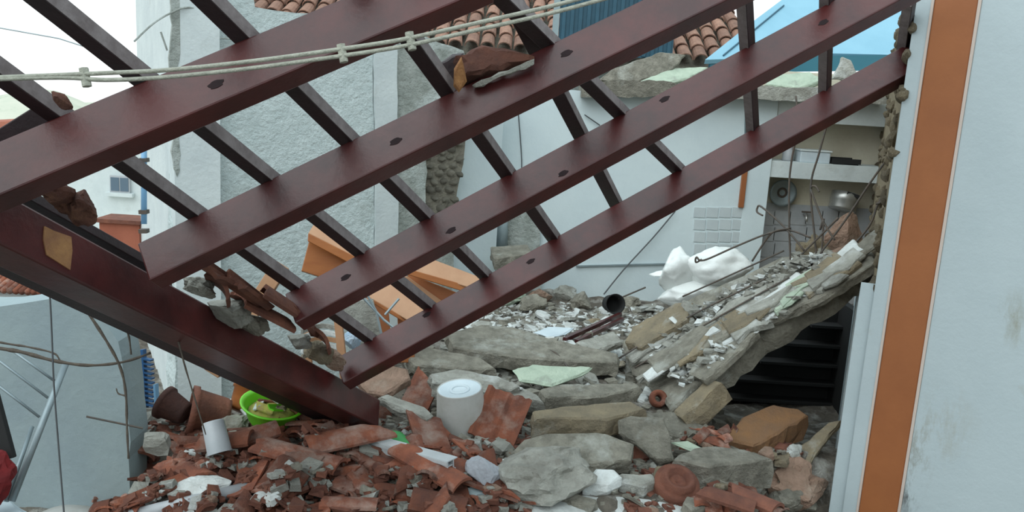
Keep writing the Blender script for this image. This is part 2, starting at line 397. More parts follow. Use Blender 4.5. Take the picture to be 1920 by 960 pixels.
# side face of that house, going away on its left, dark crack at the corner
WA0 = V((WA.x, WA.y, 0)); sidev = V((-0.47, 0.88, 0)).normalized()
mb = MB(); a = WA0 - wn*0.0; b = a + sidev*3.2
mb.add([V((a.x, a.y, -1.5)), V((b.x, b.y, -1.5)), V((b.x, b.y, 4)), V((a.x, a.y, 4)),
        V((a.x+.3, a.y+.1, -1.5)), V((b.x+.3, b.y+.1, -1.5)), V((b.x+.3, b.y+.1, 4)), V((a.x+.3, a.y+.1, 4))],
       [(0, 1, 2, 3), (4, 7, 6, 5), (0, 4, 5, 1), (3, 2, 6, 7), (0, 3, 7, 4), (1, 5, 6, 2)])
mb.build('side_face', white_w, WL)
mb = MB(); rr = random.Random(4)      # grey worn corner
pts = [(318, -20), (346, -20), (340, 20), (352, 60), (336, 110), (326, 160), (331, 230), (338, 290), (330, 330), (324, 300), (320, 200), (317, 110), (322, 60)]
flatW(pts, 0.04, stucco_g, 'worn_corner', WL, 9, 0.012, 0.05, 0.01)
# cracked plaster scar with hanging wires high on that wall
for s in ([(250, 78), (285, 45), (318, 25), (352, 14), (395, 30), (470, 78)], [(380, 100), (395, 80), (420, 72), (470, 82)], [(300, 60), (312, 95)]):
    mb = MB(); mb.tube(smoothpts([onW(x, y)+wn*0.03 for x, y in s], 5), 0.007, 5); mb.build('crack_cable', stucco_g, WL)

# ---- inner wall of the collapsed room (wall_back) and its return
KY = 8.25
def onK(px, py, dy=0.0): return PY(px, py, KY-dy)
WBk = empty('wall_back', onK(1130, 560), None, None); WBk['kind'] = 'structure'
def flatK(pts, th, mat, name, parent, front=0.0, seed=2, seg=0.2, jit=0.008):
    poly = [onK(x, y, front) for x, y in pts]; n = V((0, -1, 0))
    poly = rough_outline(poly, seg, jit, random.Random(seed)); poly = [V((p.x, KY-front, p.z)) for p in poly]
    mb = MB(); mb.prism(poly, n, th); return mb.build(name, mat, parent)
flatK([(905, 640), (900, 230), (905, 172), (1000, 166), (1120, 172), (1300, 176), (1396, 184), (1396, 640)], 0.25, kit_m, 'painted_face', WBk)
# white wall piece left of the recess and the grey recess itself
a = V((WB.x-0.1, WB.y+0.12, 0)); b = V((onK(935, 400).x, KY-0.28, 0))
mb = MB(); 
for (p, q, z0, z1, mt, nm) in ((a, b, -0.3, 2.35, kit_m, 'return_face'),):
    mb = MB(); d = (q-p).normalized(); n_ = V((d.y, -d.x, 0))
    mb.prism([V((p.x, p.y, z0)), V((q.x, q.y, z0)), V((q.x, q.y, z1-0.12)), V((p.x, p.y, z1))], n_, 0.12); mb.build(nm, mt, WBk)
flatK([(935, 640), (935, 395), (1012, 392), (1016, 640)], 0.06, stucco_g, 'bare_patch', WBk, 0.05, 4, 0.08, 0.012)
mb = MB(); mb.tube([onK(941, 385, 0.14), onK(940, 470, 0.14)], 0.06, 14); mb.build('pipe', low_m, WBk, True)
mb = MB(); mb.beam(onK(1080, 499, 0.012), onK(1395, 491, 0.012), Z, 0.025, 0.014); mb.build('dado_trim', galv, WBk)
# glazed tiles on the right of that wall
for i in range(4):
    for j in range(4):
        a = onK(1302+i*24, 388+j*23, 0.006); b = onK(1302+i*24+19.5, 388+j*23+20.5, 0.006)
        mb = MB(); mb.box((a.x, KY-0.008, b.z), (b.x, KY+0.01, a.z)); mb.build('wall_tile', pale_tile, WBk, bevel=0.002)
# jagged slab remains along the top of the wall
flatK([(1090, 182), (1092, 160), (1150, 150), (1230, 152), (1300, 158), (1330, 172), (1330, 180)], 0.5, conc, 'broken_roof_edge', WBk, 0.18, 6, 0.06, 0.012)
flatK([(1330, 182), (1330, 168), (1420, 160), (1500, 164), (1560, 168), (1665, 182), (1665, 196), (1440, 186)], 0.5, conc_l, 'broken_roof_edge', WBk, 0.18, 7, 0.06, 0.012)
# ---- kitchen niche (recessed part, right)
NY = KY+0.35
NI = empty('wall_niche', PY(1500, 560, NY), None, None); NI['kind'] = 'structure'
def onN(px, py, dy=0.0): return PY(px, py, NY-dy)
def nbox(pxa, pya, pxb, pyb, d0, d1, mat, name, par, bevel=0.003):
    a = onN(pxa, pya, d0); b = onN(pxb, pyb, d0); mb = MB()
    x0_, x1_ = sorted((a.x, b.x)); z0_, z1_ = sorted((a.z, b.z))
    mb.box((x0_, NY-d1, z0_), (x1_, NY-d0, z1_)); return mb.build(name, mat, par, bevel=bevel)
nbox(1395, 392, 1720, 150, -0.2, 0.0, cream, 'cream_back', NI)
nbox(1395, 640, 1720, 393, -0.2, 0.015, tile_w, 'tiled_back', NI)
for i in range(7):
    for j in range(6):
        nbox(1392+i*30, 394+j*30, 1420.5+i*30, 422.5+j*30, 0.016, 0.022, tile_w, 'wall_tile', NI, 0.002)
nbox(1414, 325, 1636, 309, 0.01, 0.34, white_w, 'shelf', NI)
nbox(1408, 222, 1660, 196, 0.01, 0.34, white_w, 'shelf', NI)
nbox(1388, 640, 1398, 180, 0.0, 0.36, kit_m, 'niche_side', NI)
a = onK(1393, 312, 0.02); b = onK(1403, 390, 0.02)
mb = MB(); mb.box((a.x+0.0, KY-0.03, b.z), (a.x+0.05, KY+0.1, a.z)); mb.build('brown_edge_board', doorbrown, NI, bevel=0.004)

# ---- right-hand wall with the brown frame (wall_right)
C0 = PY(1602, 800, 4.2); C0 = V((C0.x, C0.y, 0))          # left end of the front face
rd = V((0.78, -0.62, 0)).normalized(); rn = V((rd.y, -rd.x, 0))       # normal towards camera
if rn.y > 0: rn = -rn
def onR(px, py): return PP(px, py, C0, rn)
WR = empty('wall_right', C0, None, None); WR['kind'] = 'structure'
def rpiece(s0, s1, z0, z1, back, front, mat, name, bevel=0.004):
    mb = MB(); p = C0+rd*s0; q = C0+rd*s1
    mb.prism([V((p.x, p.y, z0))+rn*front, V((q.x, q.y, z0))+rn*front, V((q.x, q.y, z1))+rn*front, V((p.x, p.y, z1))+rn*front], rn, back+front)
    return mb.build(name, mat, WR, bevel=bevel)
def sR(px, py):
    p = onR(px, py); return (V((p.x, p.y, 0))-C0).dot(rd)
sA = sR(1618, 870); sB = sR(1688, 700) ; sA2 = sR(1728, 200); sB2 = sR(1786, 200)
s_a = (sA+sA2)/2; s_b = s_a+0.185
rpiece(-0.0, s_a, -0.5, 4.2, 0.32, 0.0, right_m, 'plaster_edge')
rpiece(s_a, s_b, -0.5, 2.86, 0.10, 0.0, doorbrown, 'brown_frame', 0.006)
rpiece(s_a-0.012, s_a, -0.5, 2.9, 0.02, 0.006, pinkedge, 'frame_edge', 0.002)
rpiece(s_b, s_b+0.014, -0.5, 2.9, 0.05, 0.006, pinkedge, 'frame_edge', 0.002)
rpiece(s_a, s_b, 2.86, 2.98, 0.1, 0.02, doorbrown, 'frame_head', 0.004)
rpiece(s_b+0.014, 3.2, -0.5, 4.2, 0.32, 0.0, right_m, 'plaster_face')
def stain(M, spots):
    n = M.node_tree.nodes; l = M.node_tree.links; b = n['Principled BSDF']
    tcn = n.new('ShaderNodeTexCoord'); col = b.inputs['Base Color'].links[0].from_socket
    nz = n.new('ShaderNodeTexNoise'); nz.inputs['Scale'].default_value = 9; nz.inputs['Detail'].default_value = 8; nz.inputs['Roughness'].default_value = 0.75
    mp = n.new('ShaderNodeMapping'); mp.inputs['Scale'].default_value = (1, 1, 0.35)
    l.new(tcn.outputs['Object'], mp.inputs[0]); l.new(mp.outputs[0], nz.inputs['Vector'])
    for c, sc_, colr, amt in spots:
        sb = n.new('ShaderNodeVectorMath'); sb.operation = 'SUBTRACT'; sb.inputs[1].default_value = c; l.new(tcn.outputs['Object'], sb.inputs[0])
        ml = n.new('ShaderNodeVectorMath'); ml.operation = 'MULTIPLY'; ml.inputs[1].default_value = sc_; l.new(sb.outputs[0], ml.inputs[0])
        ln = n.new('ShaderNodeVectorMath'); ln.operation = 'LENGTH'; l.new(ml.outputs[0], ln.inputs[0])
        mr_ = n.new('ShaderNodeMapRange'); mr_.inputs[1].default_value = 1; mr_.inputs[2].default_value = 0.1; l.new(ln.outputs['Value'], mr_.inputs[0])
        m2 = n.new('ShaderNodeMapRange'); m2.inputs[1].default_value = 0.46; m2.inputs[2].default_value = 0.62; m2.inputs[4].default_value = amt; l.new(nz.outputs[0], m2.inputs[0])
        mm = n.new('ShaderNodeMath'); mm.operation = 'MULTIPLY'; l.new(mr_.outputs[0], mm.inputs[0]); l.new(m2.outputs[0], mm.inputs[1])
        x = n.new('ShaderNodeMix'); x.data_type = 'RGBA'; l.new(mm.outputs[0], x.inputs[0]); l.new(col, x.inputs[6]); x.inputs[7].default_value = (*colr, 1); col = x.outputs[2]
    l.new(col, b.inputs['Base Color'])
stain(right_m, [(tuple(onR(1712, 860)), (9, 9, 3.2), (0.2, 0.18, 0.13), 0.95), (tuple(onR(1702, 930)), (14, 14, 7), (0.05, 0.05, 0.05), 1.0), (tuple(onR(1905, 600)), (9, 9, 6), (0.3, 0.3, 0.24), 0.8), (tuple(onR(1760, 800)), (5, 5, 4), (0.34, 0.32, 0.25), 0.6)])
# stone side of that wall running back to the niche, nearly edge-on
E0 = C0 - rn*0.02; E1 = PY(1634, 400, NY+0.1); E1 = V((E1.x, E1.y, 0)); ed = (E1-E0).normalized(); en = V((-ed.y, ed.x, 0))
if en.x > 0: en = -en
mb = MB(); mb.prism([V((E0.x, E0.y, -0.4)), V((E1.x, E1.y, -0.4)), V((E1.x, E1.y, 2.5)), V((E0.x, E0.y, 3.6))], en, 0.3)
mb.build('stone_core', mk('tan_earth_mortar', (0.4, 0.32, 0.2), (0.24, 0.19, 0.12), 16, 0.98, 1.0, 40), WR)
stone_t = mk('tan_field_stone', (0.44, 0.35, 0.22), (0.22, 0.17, 0.11), 12, 0.95, 1.0, 40, c3=(0.55, 0.48, 0.36), sc3=8, rnd=0.3)
sm2 = [rock_mesh('stone', (1, 0.6, 0.62), 80+i, 0.3, sub=2) for i in range(5)]
rr = random.Random(21); el = (E1-E0).length
for i in range(150):
    s = rr.uniform(0.0, 1)**1.5*el; z = rr.uniform(0.95, 3.0)
    p = E0+ed*s; put('stone', sm2[rr.randrange(5)], stone_t, V((p.x, p.y, z))+en*0.0, (rr.uniform(-.4, .4), rr.uniform(-.4, .4), math.atan2(ed.y, ed.x)+rr.uniform(-.3, .3)), parent=WR, scale=rr.uniform(0.04, 0.075))
for s0, s1, z0, z1 in ((0.0, 0.22, -0.4, 1.35), (0.9, 2.4, -0.4, 1.25)):
    p = E0+ed*s0; q = E0+ed*s1
    poly = rough_outline([V((p.x, p.y, z0)), V((q.x, q.y, z0)), V((q.x, q.y, z1-0.15)), V((p.x, p.y, z1))], 0.3, 0.006, rr)
    poly = [v_ - en*((v_-p).dot(en)) + en*0.07 for v_ in poly]
    mb = MB(); mb.prism(poly, en, 0.09); mb.build('plaster_remnant', right_m, WR)

# ---- low pale wall on the left (wall_front)
mb = MB(); LYA = 3.95
lp = [PY(-420, 1010, LYA), PY(243, 1010, LYA), PY(243, 800, LYA), PY(232, 700, LYA), PY(222, 640, LYA), PY(190, 596, LYA), PY(160, 556, LYA), PY(90, 562, LYA), PY(0, 574, LYA), PY(-420, 590, LYA)]
poly = rough_outline(lp, 0.08, 0.006, random.Random(2)); poly = [V((p.x, LYA, p.z)) for p in poly]
mb.prism(poly, V((0, -1, 0)), 0.2); structure(mb.build('wall_front', low_m))

# ================================================================ FALLEN ROOF FRAME
A4 = P(640, 703, 4.25); B4 = P(1715, 112, 4.2); A1 = P(350, 185, 2.38)
fn = (B4-A4).cross(A1-A4).normalized()
if fn.dot(CAM-A4) < 0: fn = -fn
RL, RW = 0.155, 0.085                      # rafter depth (along the plane normal) and width
FR = empty('fallen_roof_frame', P(690, 790, 4.2), 'fallen lattice of red-brown rafters and thin battens leaning across the ruin', 'roof frame')
RAF = [((-180, 409), (905, -48)), ((280, 500), (1460, -72)), ((552, 586), (1770, -66)), ((642, 702), (1716, 112))]
raf3 = []; UN = []
for (a, b) in RAF:
    p, q = PP(*a, A4, fn), PP(*b, A4, fn); raf3.append((p, q))
    d_ = (q-p).normalized(); tc_ = CAM-(p+q)/2; tc_ = (tc_-d_*tc_.dot(d_)).normalized(); dn_ = d_.cross(tc_)
    if dn_.z > 0: dn_ = -dn_
    un_ = tc_*math.sin(math.radians(34))+dn_*math.cos(math.radians(34)); UN.append(un_)
    mb = MB(); mb.beam(p, q, un_, RW, RL)
    o = mb.build('rafter', wood, FR, bevel=0.006)
# dark plugged knots on the visible sides of the rafters
def side_dir(p, q, un):
    d = (q-p).normalized(); s_ = d.cross(un)
    return s_ if s_.dot(CAM-p) > 0 else -s_
for ri, px, py in ((0, 405, 158), (1, 742, 265), (1, 1062, 100), (2, 648, 520), (2, 846, 432), (2, 1056, 325), (2, 1246, 186), (2, 1544, 42), (3, 995, 490), (3, 800, 590)):
    p, q = raf3[ri]; s_ = side_dir(p, q, UN[ri]); d = (q-p).normalized()
    c = PP(px, py, p+s_*(RW/2), s_); mb = MB()
    M = Matrix((d, UN[ri], s_)).transposed().to_4x4(); M.translation = c
    ring = [M @ V((0.022*math.cos(t*math.pi/8)*(1+0.2*math.sin(t*2+px)), 0.012*math.sin(t*math.pi/8), 0.0015)) for t in range(16)]
    mb.prism(ring, s_, 0.003); mb.build('knot', wood_dk, FR)
# battens nailed over the far side of the rafters
BO = A4 - fn*(RL/2+0.024)
BAT = [((-150, 27), (712, 648)), ((-90, -140), (828, 592)), ((230, -160), (922, 528)), ((640, -110), (1050, 462)), ((760, -186), (1290, 336)),
       ((960, 0), (1164, 400)), ((1392, -60), (1412, 252)), ((1552, -60), (1546, 180)), ((1706, 0), (1690, 112))]
for i, (a, b) in enumerate(BAT):
    off = fn*(-0.05 if i == 5 else 0)
    p, q = PP(*a, BO+off, fn), PP(*b, BO+off, fn)
    d_ = (q-p).normalized(); s_ = d_.cross(fn).normalized()
    want = rgt if i < 6 else -rgt
    if s_.dot(want) < 0: s_ = -s_
    a_ = math.radians(32); up_ = fn*math.cos(a_)-s_*math.sin(a_); sd_ = s_*math.cos(a_)+fn*math.sin(a_)
    mb = MB(); mb.beam(p, q, up_, 0.058, 0.046); bo_ = mb.build('batten', batten_m, FR, bevel=0.003)
    mb = MB(); mb.beam(p+sd_*0.0295, q+sd_*0.0295, up_, 0.003, 0.040); mb.build('sawn_edge', sawn, bo_)
# main beam at the foot of the rafters
mdirA = PP(-260, 300, A4, fn); mdirB = PP(690, 778, A4, fn); mdirA -= (CAM-mdirA).normalized()*0.16; mdirB += (CAM-mdirB).normalized()*0.17
md = (mdirB-mdirA).normalized()
mup = (fn - md*fn.dot(md)).normalized()
tocam = CAM-(mdirA+mdirB)/2; tocam = (tocam-md*tocam.dot(md)).normalized()
sideax = md.cross(tocam)                    # screen-perpendicular
if sideax.z < 0: sideax = -sideax
bn = (tocam*0.88+sideax*0.47).normalized(); bs = md.cross(bn)   # broad face turned a bit to the sky
if bs.z < 0: bs = -bs
mb = MB(); mb.obox((mdirA+mdirB)/2, (md, bn, bs), ((mdirB-mdirA).length/2, 0.07, 0.078))
MBm = mb.build('main_beam', wood, FR, bevel=0.008)
mc = (mdirA+mdirB)/2
def onM(px, py, off=0.0): return PP(px, py, mc+bn*(0.07+off), bn)
mb = MB(); mb.prism([onM(x, y, 0.004) for x, y in ((84, 424), (100, 432), (134, 444), (136, 470), (132, 506), (110, 492), (88, 478), (82, 450))], bn, 0.008)
mb.build('bare_wood_patch', foam, FR)
# dark ceiling boards hanging under the main beam
for k, (a, b, w_) in enumerate((((-40, 440), (640, 778), 0.14), ((190, 560), (560, 748), 0.09), ((330, 612), (640, 778), 0.08))):
    o_ = mc - bn*(0.16+0.1*k) - bs*(0.03+0.02*k)
    p, q = PP(*a, o_, bn), PP(*b, o_, bn)
    mb = MB(); mb.beam(p, q, bs, 0.10, w_); mb.build('ceiling_board', batten_m, FR, bevel=0.003)
# flat batten along the top of the main beam at left
p, q = onM(30, 362, -0.16), onM(300, 512, -0.16)
mb = MB(); mb.beam(p, q, bs, 0.07, 0.035); mb.build('batten', batten_m, FR, bevel=0.003)
# short plank end sticking out beyond the frame at far left
mb = MB(); p, q = PP(-130, 372, BO-fn*0.06, fn), PP(126, 212, BO-fn*0.06, fn); mb.beam(p, q, (CAM-p).normalized().cross((q-p).normalized()), 0.04, 0.12); mb.build('plank_end', batten_m, FR, bevel=0.003)

# ---------------------------------------------------------------- ropes and cables
for k, (dy, lab) in enumerate(((0, 'upper strand of beige rope strung in front of the rafters'), (13, 'lower strand of beige rope strung in front of the rafters'))):
    pts = [(-900, 190), (-300, 158), (80, 142), (200, 137), (320, 131), (480, 114), (640, 92), (760, 73), (900, 42), (1040, 10), (1180, -28)]
    pp = [P(x, y+dy*(1 if x > 150 else 0.3), 1.95+0.0001*x) for x, y in pts]
    mb = MB(); mb.tube(smoothpts(pp, 6), 0.0052, 7); o = mb.build('rope', rope_m, smooth=True); tag(o, lab, 'rope', 'ropes across the frame')
    if k == 0:
        for kx, ky in ((160, 142), (642, 97), (770, 74)):
            mb = MB(); c = P(kx, ky+4, 1.955+0.0001*kx); mb.tube([c-upv*0.02+rgt*0.004, c+upv*0.022-rgt*0.004], 0.011, 6); mb.build('knot', rope_m, o)
mb = MB(); mb.tube([P(-30, 47, 8), P(110, 72, 8), P(235, 112, 8)], 0.006, 5); tag(mb.build('power_cable', galv), 'thin grey cable crossing the white sky', 'cable')

# ---------------------------------------------------------------- collapsed concrete slab on the right
F0 = PZ(1262, 756, 0.42); F1 = P(1640, 474, 5.15); B0 = PZ(1150, 640, 0.42)
sn = (F1-F0).cross(B0-F0).normalized()
if sn.z < 0: sn = -sn
def onS(px, py, h=0.0): return PP(px, py, F0+sn*h, sn)
CS = empty('collapsed_roof_slab', F0, 'big tilted concrete roof slab with bent steel bars, propped against the right wall', 'slab')
sp = [onS(*q) for q in ((1258, 768), (1330, 700), (1420, 628), (1500, 576), (1560, 540), (1636, 486), (1628, 466), (1540, 462), (1470, 478), (1380, 520), (1290, 560), (1165, 640), (1180, 690))]
mb = slab_mesh(sp, sn, 0.16, 31, 0.07, 0.014, 0.016); mb.build('slab_body', conc, CS)
for pts, h, th, mt, sd_, nm in (
    ([(1262, 772), (1330, 706), (1352, 716), (1278, 784)], 0.012, 0.15, conc_t, 3, 'broken_edge'),
    ([(1170, 640), (1185, 612), (1268, 566), (1298, 566), (1288, 596), (1200, 650)], 0.11, 0.11, conc_t, 4, 'layer_piece'),
    ([(1332, 640), (1348, 616), (1440, 566), (1476, 556), (1450, 590), (1360, 646)], 0.07, 0.045, white_p, 5, 'layer_piece'),
    ([(1290, 700), (1310, 650), (1400, 612), (1420, 622), (1320, 712)], 0.06, 0.05, conc, 6, 'layer_piece'),
    ([(1440, 600), (1470, 560), (1560, 512), (1632, 476), (1638, 494), (1540, 556)], 0.06, 0.06, conc, 7, 'layer_piece'),
    ([(1340, 590), (1360, 568), (1440, 530), (1490, 520), (1470, 548), (1380, 590)], 0.09, 0.06, conc_l, 8, 'layer_piece'),
    ([(1180, 680), (1230, 640), (1330, 586), (1336, 592), (1220, 672)], 0.05, 0.03, conc_l, 9, 'layer_piece'),
    ([(1170, 664), (1290, 590), (1300, 598), (1185, 676)], 0.075, 0.025, conc_l, 10, 'layer_piece'),
    ([(1246, 690), (1300, 650), (1330, 640), (1316, 664), (1266, 706)], 0.05, 0.04, white_p, 11, 'layer_piece')):
    slab_mesh([onS(x, y, h) for x, y in pts], sn, th, sd_, 0.05, 0.009, 0.008).build(nm, mt, CS)
rr = random.Random(77)
for k in range(60):
    t = rr.random(); u = rr.random(); x = 1185+t*370+u*40; y = 690-t*205-u*50+25; L_ = rr.uniform(35, 120); w_ = rr.uniform(7, 20)
    e = (math.cos(0.56), -math.sin(0.56)+rr.uniform(-.12, .12)); j_ = lambda: rr.uniform(-4, 4)
    pts = [(x, y), (x+e[0]*L_+j_(), y+e[1]*L_+j_()), (x+e[0]*L_+w_, y+e[1]*L_+w_*0.6), (x+e[0]*L_*.5+w_+j_(), y+e[1]*L_*.5+w_), (x+w_*0.8, y+w_)]
    slab_mesh([onS(a_, b_, 0.06+0.07*rr.random()) for a_, b_ in pts], sn, rr.uniform(0.015, 0.04), 200+k, 0.06, 0.006, 0.004).build('layer_piece', (conc_l, conc, white_p, conc_l, conc_t, green_p)[k % 6], CS)
# bent reinforcing bars
def dS(px, py): return (onS(px, py)-CAM).dot(fwd)
BARS = [
    [(1478, 540), (1482, 500), (1480, 430), (1480, 340), (1488, 280), (1498, 240), (1492, 180)],
    [(1535, 520), (1527, 440), (1520, 350), (1535, 290), (1550, 235)],
    [(1520, 362), (1522, 350), (1530, 350), (1536, 360)],
    [(1520, 355), (1542, 412), (1565, 450)],
    [(1470, 580), (1520, 500), (1580, 420), (1630, 345), (1662, 300), (1674, 284), (1670, 296)],
    [(1540, 520), (1600, 460), (1632, 420), (1645, 385), (1656, 368), (1650, 380), (1642, 382)],
    [(1430, 404), (1420, 398), (1420, 390), (1428, 388), (1470, 425), (1508, 470)],
    [(1316, 486), (1305, 492), (1306, 482), (1320, 488), (1380, 462), (1440, 438), (1480, 432), (1520, 446)],
    [(1410, 490), (1436, 450), (1452, 434), (1480, 428)],
    [(1545, 410), (1538, 430), (1544, 412), (1542, 450), (1540, 498)],
    [(1490, 490), (1540, 440), (1572, 408)],
    [(1484, 500), (1520, 524), (1580, 560)],
    [(1400, 660), (1460, 590), (1500, 545), (1552, 495)],
    [(1480, 605), (1478, 590), (1490, 575), (1520, 550)],
    [(1550, 570), (1556, 520), (1550, 480)],
    [(1230, 668), (1260, 660), (1268, 676), (1250, 690)],
    [(1160, 672), (1280, 600), (1440, 520)],
    [(1190, 690), (1320, 610), (1480, 520)],
    [(1280, 556), (1360, 520), (1470, 470)],
]
for i, b in enumerate(BARS):
    d0 = 5.55; pts = []
    for k, (x, y) in enumerate(b):
        if i >= 15: p = onS(x, y, 0.10)
        else:
            dd = 5.75-0.0024*max(0, x-1420)+0.02*math.sin(i+k); p = P(x, y, dd)
        pts.append(p)
    mb = MB(); mb.tube(smoothpts(pts, 5), 0.0066, 6); mb.build('steel_bar', steel, CS, True)
# shelf under the slab; its near-black colour paints the void's shade
mb = MB()
VB = empty('void_shade_shelf', V((1.9, 6.3, 0.0)), 'slatted shelf unit coloured near black for the shade in the gap under the tilted slab', 'shelf')
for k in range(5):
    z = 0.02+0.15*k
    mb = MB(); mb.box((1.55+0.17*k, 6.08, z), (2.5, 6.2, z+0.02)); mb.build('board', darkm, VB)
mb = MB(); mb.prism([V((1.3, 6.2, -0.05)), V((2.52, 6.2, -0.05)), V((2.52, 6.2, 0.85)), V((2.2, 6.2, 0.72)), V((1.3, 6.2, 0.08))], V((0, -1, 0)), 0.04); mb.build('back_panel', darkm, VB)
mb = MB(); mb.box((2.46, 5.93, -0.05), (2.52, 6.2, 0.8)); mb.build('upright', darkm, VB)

# ================================================================ RUBBLE: SLABS AND BLOCKS
def S(name, label, pxs, z, th, mat, n=(0, 0, 1), seed=1, cat='slab', **kw): return px_slab(name, label, cat, pxs, z, th, mat, n, seed, **kw)
S('concrete_slab', 'long grey concrete slab lying across the middle of the ruin below the lowest rafter', [(838, 624), (900, 608), (960, 612), (1040, 636), (1160, 664), (1158, 680), (1000, 672), (900, 660), (850, 650)], 0.50, 0.11, conc, (0, -.12, 1), 41)
S('plaster_sheet', 'pale green plaster sheet under the long concrete slab', [(962, 692), (1000, 682), (1110, 688), (1090, 702), (1034, 722), (1000, 716), (975, 712)], 0.46, 0.02, green_p, (0.05, -.25, 1), 42, 'plaster')
S('concrete_slab', 'flat grey slab with straight sides beneath the pale green plaster', [(1012, 730), (1050, 720), (1194, 718), (1202, 726), (1120, 744), (1022, 744)], 0.50, 0.085, conc, (0.02, -.1, 1), 43)
S('concrete_slab', 'tan-faced thick slab bridging a dark hole in the middle rubble', [(998, 770), (1080, 758), (1186, 752), (1212, 766), (1140, 786), (1060, 782), (1002, 786)], 0.50, 0.12, conc_t, (0.03, -.12, 1), 44)
S('concrete_slab', 'pale slab sloping down right from behind the upturned bucket', [(806, 700), (850, 690), (935, 704), (1012, 742), (1020, 754), (950, 742), (890, 728), (810, 716)], 0.50, 0.09, conc_l, (0.05, -.15, 1), 45)
S('concrete_slab', 'dark grey slab plate standing tilted beside the hole in the rubble', [(1158, 788), (1182, 778), (1240, 784), (1258, 820), (1262, 862), (1234, 866), (1192, 832), (1160, 812)], 0.44, 0.06, conc, (-0.25, -.75, .6), 46)
S('concrete_slab', 'large humped grey slab with pale upper rim in front of the tan-faced slab', [(956, 850), (985, 822), (1040, 810), (1140, 812), (1188, 832), (1182, 862), (1110, 874), (1020, 866)], 0.42, 0.10, conc, (-0.05, -.45, .9), 47)
S('concrete_slab', 'big grey slab with dusty pink top lying right of centre', [(1262, 858), (1300, 838), (1340, 834), (1400, 842), (1450, 860), (1330, 874)], 0.45, 0.17, conc, (0.02, -.08, 1), 48)
S('concrete_slab', 'rust-brown topped thick slab block under the tilted roof slab', [(1360, 822), (1390, 780), (1450, 757), (1500, 766), (1515, 778), (1470, 806), (1412, 836)], 0.42, 0.15, rustc, (-0.1, -.22, 1), 49)
S('timber_plank', 'grey plank leaning up to the right against the wall corner', [(1468, 884), (1500, 834), (1556, 790), (1578, 786), (1540, 836), (1506, 882)], 0.34, 0.035, conc_t, (-0.35, -.4, .8), 50, 'plank')
S('plaster_slab', 'wide white plaster slab at the bottom edge of the photo right of centre', [(984, 934), (1010, 926), (1180, 930), (1260, 944), (1345, 962), (1330, 1000), (970, 1000)], 0.30, 0.08, white_p, (0, -.1, 1), 51, 'plaster')
S('plaster_block', 'bright white faceted plaster block in front of the grey boulders', [(1096, 902), (1110, 886), (1118, 876), (1152, 878), (1166, 892), (1140, 908)], 0.40, 0.09, white_p, (0, -.25, 1), 52, 'plaster')
S('concrete_block', 'grey square block between the white block and the round terracotta cap', [(1166, 902), (1160, 888), (1224, 888), (1234, 898), (1210, 912)], 0.38, 0.11, conc_l, (0, -.15, 1), 53, 'block')
S('concrete_slab', 'short grey slab lying left of the bucket below the rafter foot', [(708, 742), (724, 738), (800, 764), (812, 776), (800, 784), (750, 766)], 0.48, 0.05, conc_l, (0.1, -.2, 1), 54)
S('concrete_slab', 'brown-grey slab under the right end of the lowest rafter foot', [(660, 700), (720, 680), (765, 690), (770, 710), (720, 740), (690, 735)], 0.56, 0.07, pinkst, (0.1, -.4, .9), 55)
S('concrete_slab', 'grey slab half buried behind the pale sloping slab', [(760, 664), (800, 650), (900, 668), (930, 690), (860, 690), (780, 684)], 0.48, 0.09, conc, (0.05, -.2, 1), 56)
S('concrete_slab', 'small grey slab wedged at the foot of the tilted roof slab', [(1200, 775), (1260, 770), (1330, 800), (1380, 850), (1300, 840), (1240, 800)], 0.36, 0.05, conc, (0.1, -.3, 1), 57)
S('plaster_sheet', 'pale green plaster scrap with torn edge on the pink-topped slab', [(1258, 828), (1290, 826), (1330, 846), (1322, 852), (1280, 838)], 0.41, 0.012, green_p, (0, -.25, 1), 58, 'plaster')
S('concrete_slab', 'grey square paving piece in the left heap near the green bowl', [(488, 830), (520, 812), (548, 850), (520, 856)], 0.40, 0.04, conc_l, (0.1, -.6, .8), 59)
S('concrete_block', 'grey squared block at the right end of the low pale wall', [(270, 808), (310, 806), (316, 812), (312, 822), (268, 818)], 0.55, 0.1, conc_l, (0, -.2, 1), 60, 'block')
S('concrete_slab', 'pale slab scrap left of the tilted roof slab foot', [(1080, 640), (1150, 620), (1170, 640), (1110, 660)], 0.46, 0.05, conc_l, (0.1, -.2, 1), 62)
S('concrete_slab', 'grey broken slab end lying at the back below the inner wall', [(920, 462), (990, 458), (1000, 474), (926, 484)], 0.80, 0.12, conc, (0, -.2, 1), 63, anchor=PY(955, 468, 7.7))
def rock(name, label, px, py, size, mat, seed, cat='stone', sink=0.3, rot=(0, 0, 0), lift=0, **kw):
    p = PH(px, py, True); o = link(name, rock_mesh(name, size, seed, **kw), mat); o.location = p + Z*(size[2]*(1-sink)-0.02+lift); o.rotation_euler = rot
    return tag(o, label, cat)
rock('boulder', 'big pale grey boulder of broken concrete in the centre foreground', 1015, 915, (0.25, 0.20, 0.15), conc_l, 3, sink=0.35, amp=0.5)
rock('boulder', 'grey rounded boulder wedged behind the big pale boulder', 1080, 868, (0.14, 0.12, 0.09), conc, 6)
rock('masonry_lump', 'reddish lump of broken brick masonry heaped against the wall foot', 1490, 935, (0.18, 0.16, 0.13), pinkst, 8, 'masonry', 0.35, amp=0.8)
rock('masonry_lump', 'grey earthy lump of masonry with cream plaster rim in the right corner', 1470, 945, (0.16, 0.13, 0.09), conc, 9, 'masonry', 0.3, amp=0.4)
rock('stone', 'brown sandstone lump propped at the top of the tilted slab near the wall', 1585, 455, (0.14, 0.12, 0.2), pinkst, 12, lift=0, sink=0.5).location = P(1583, 452, 5.75)
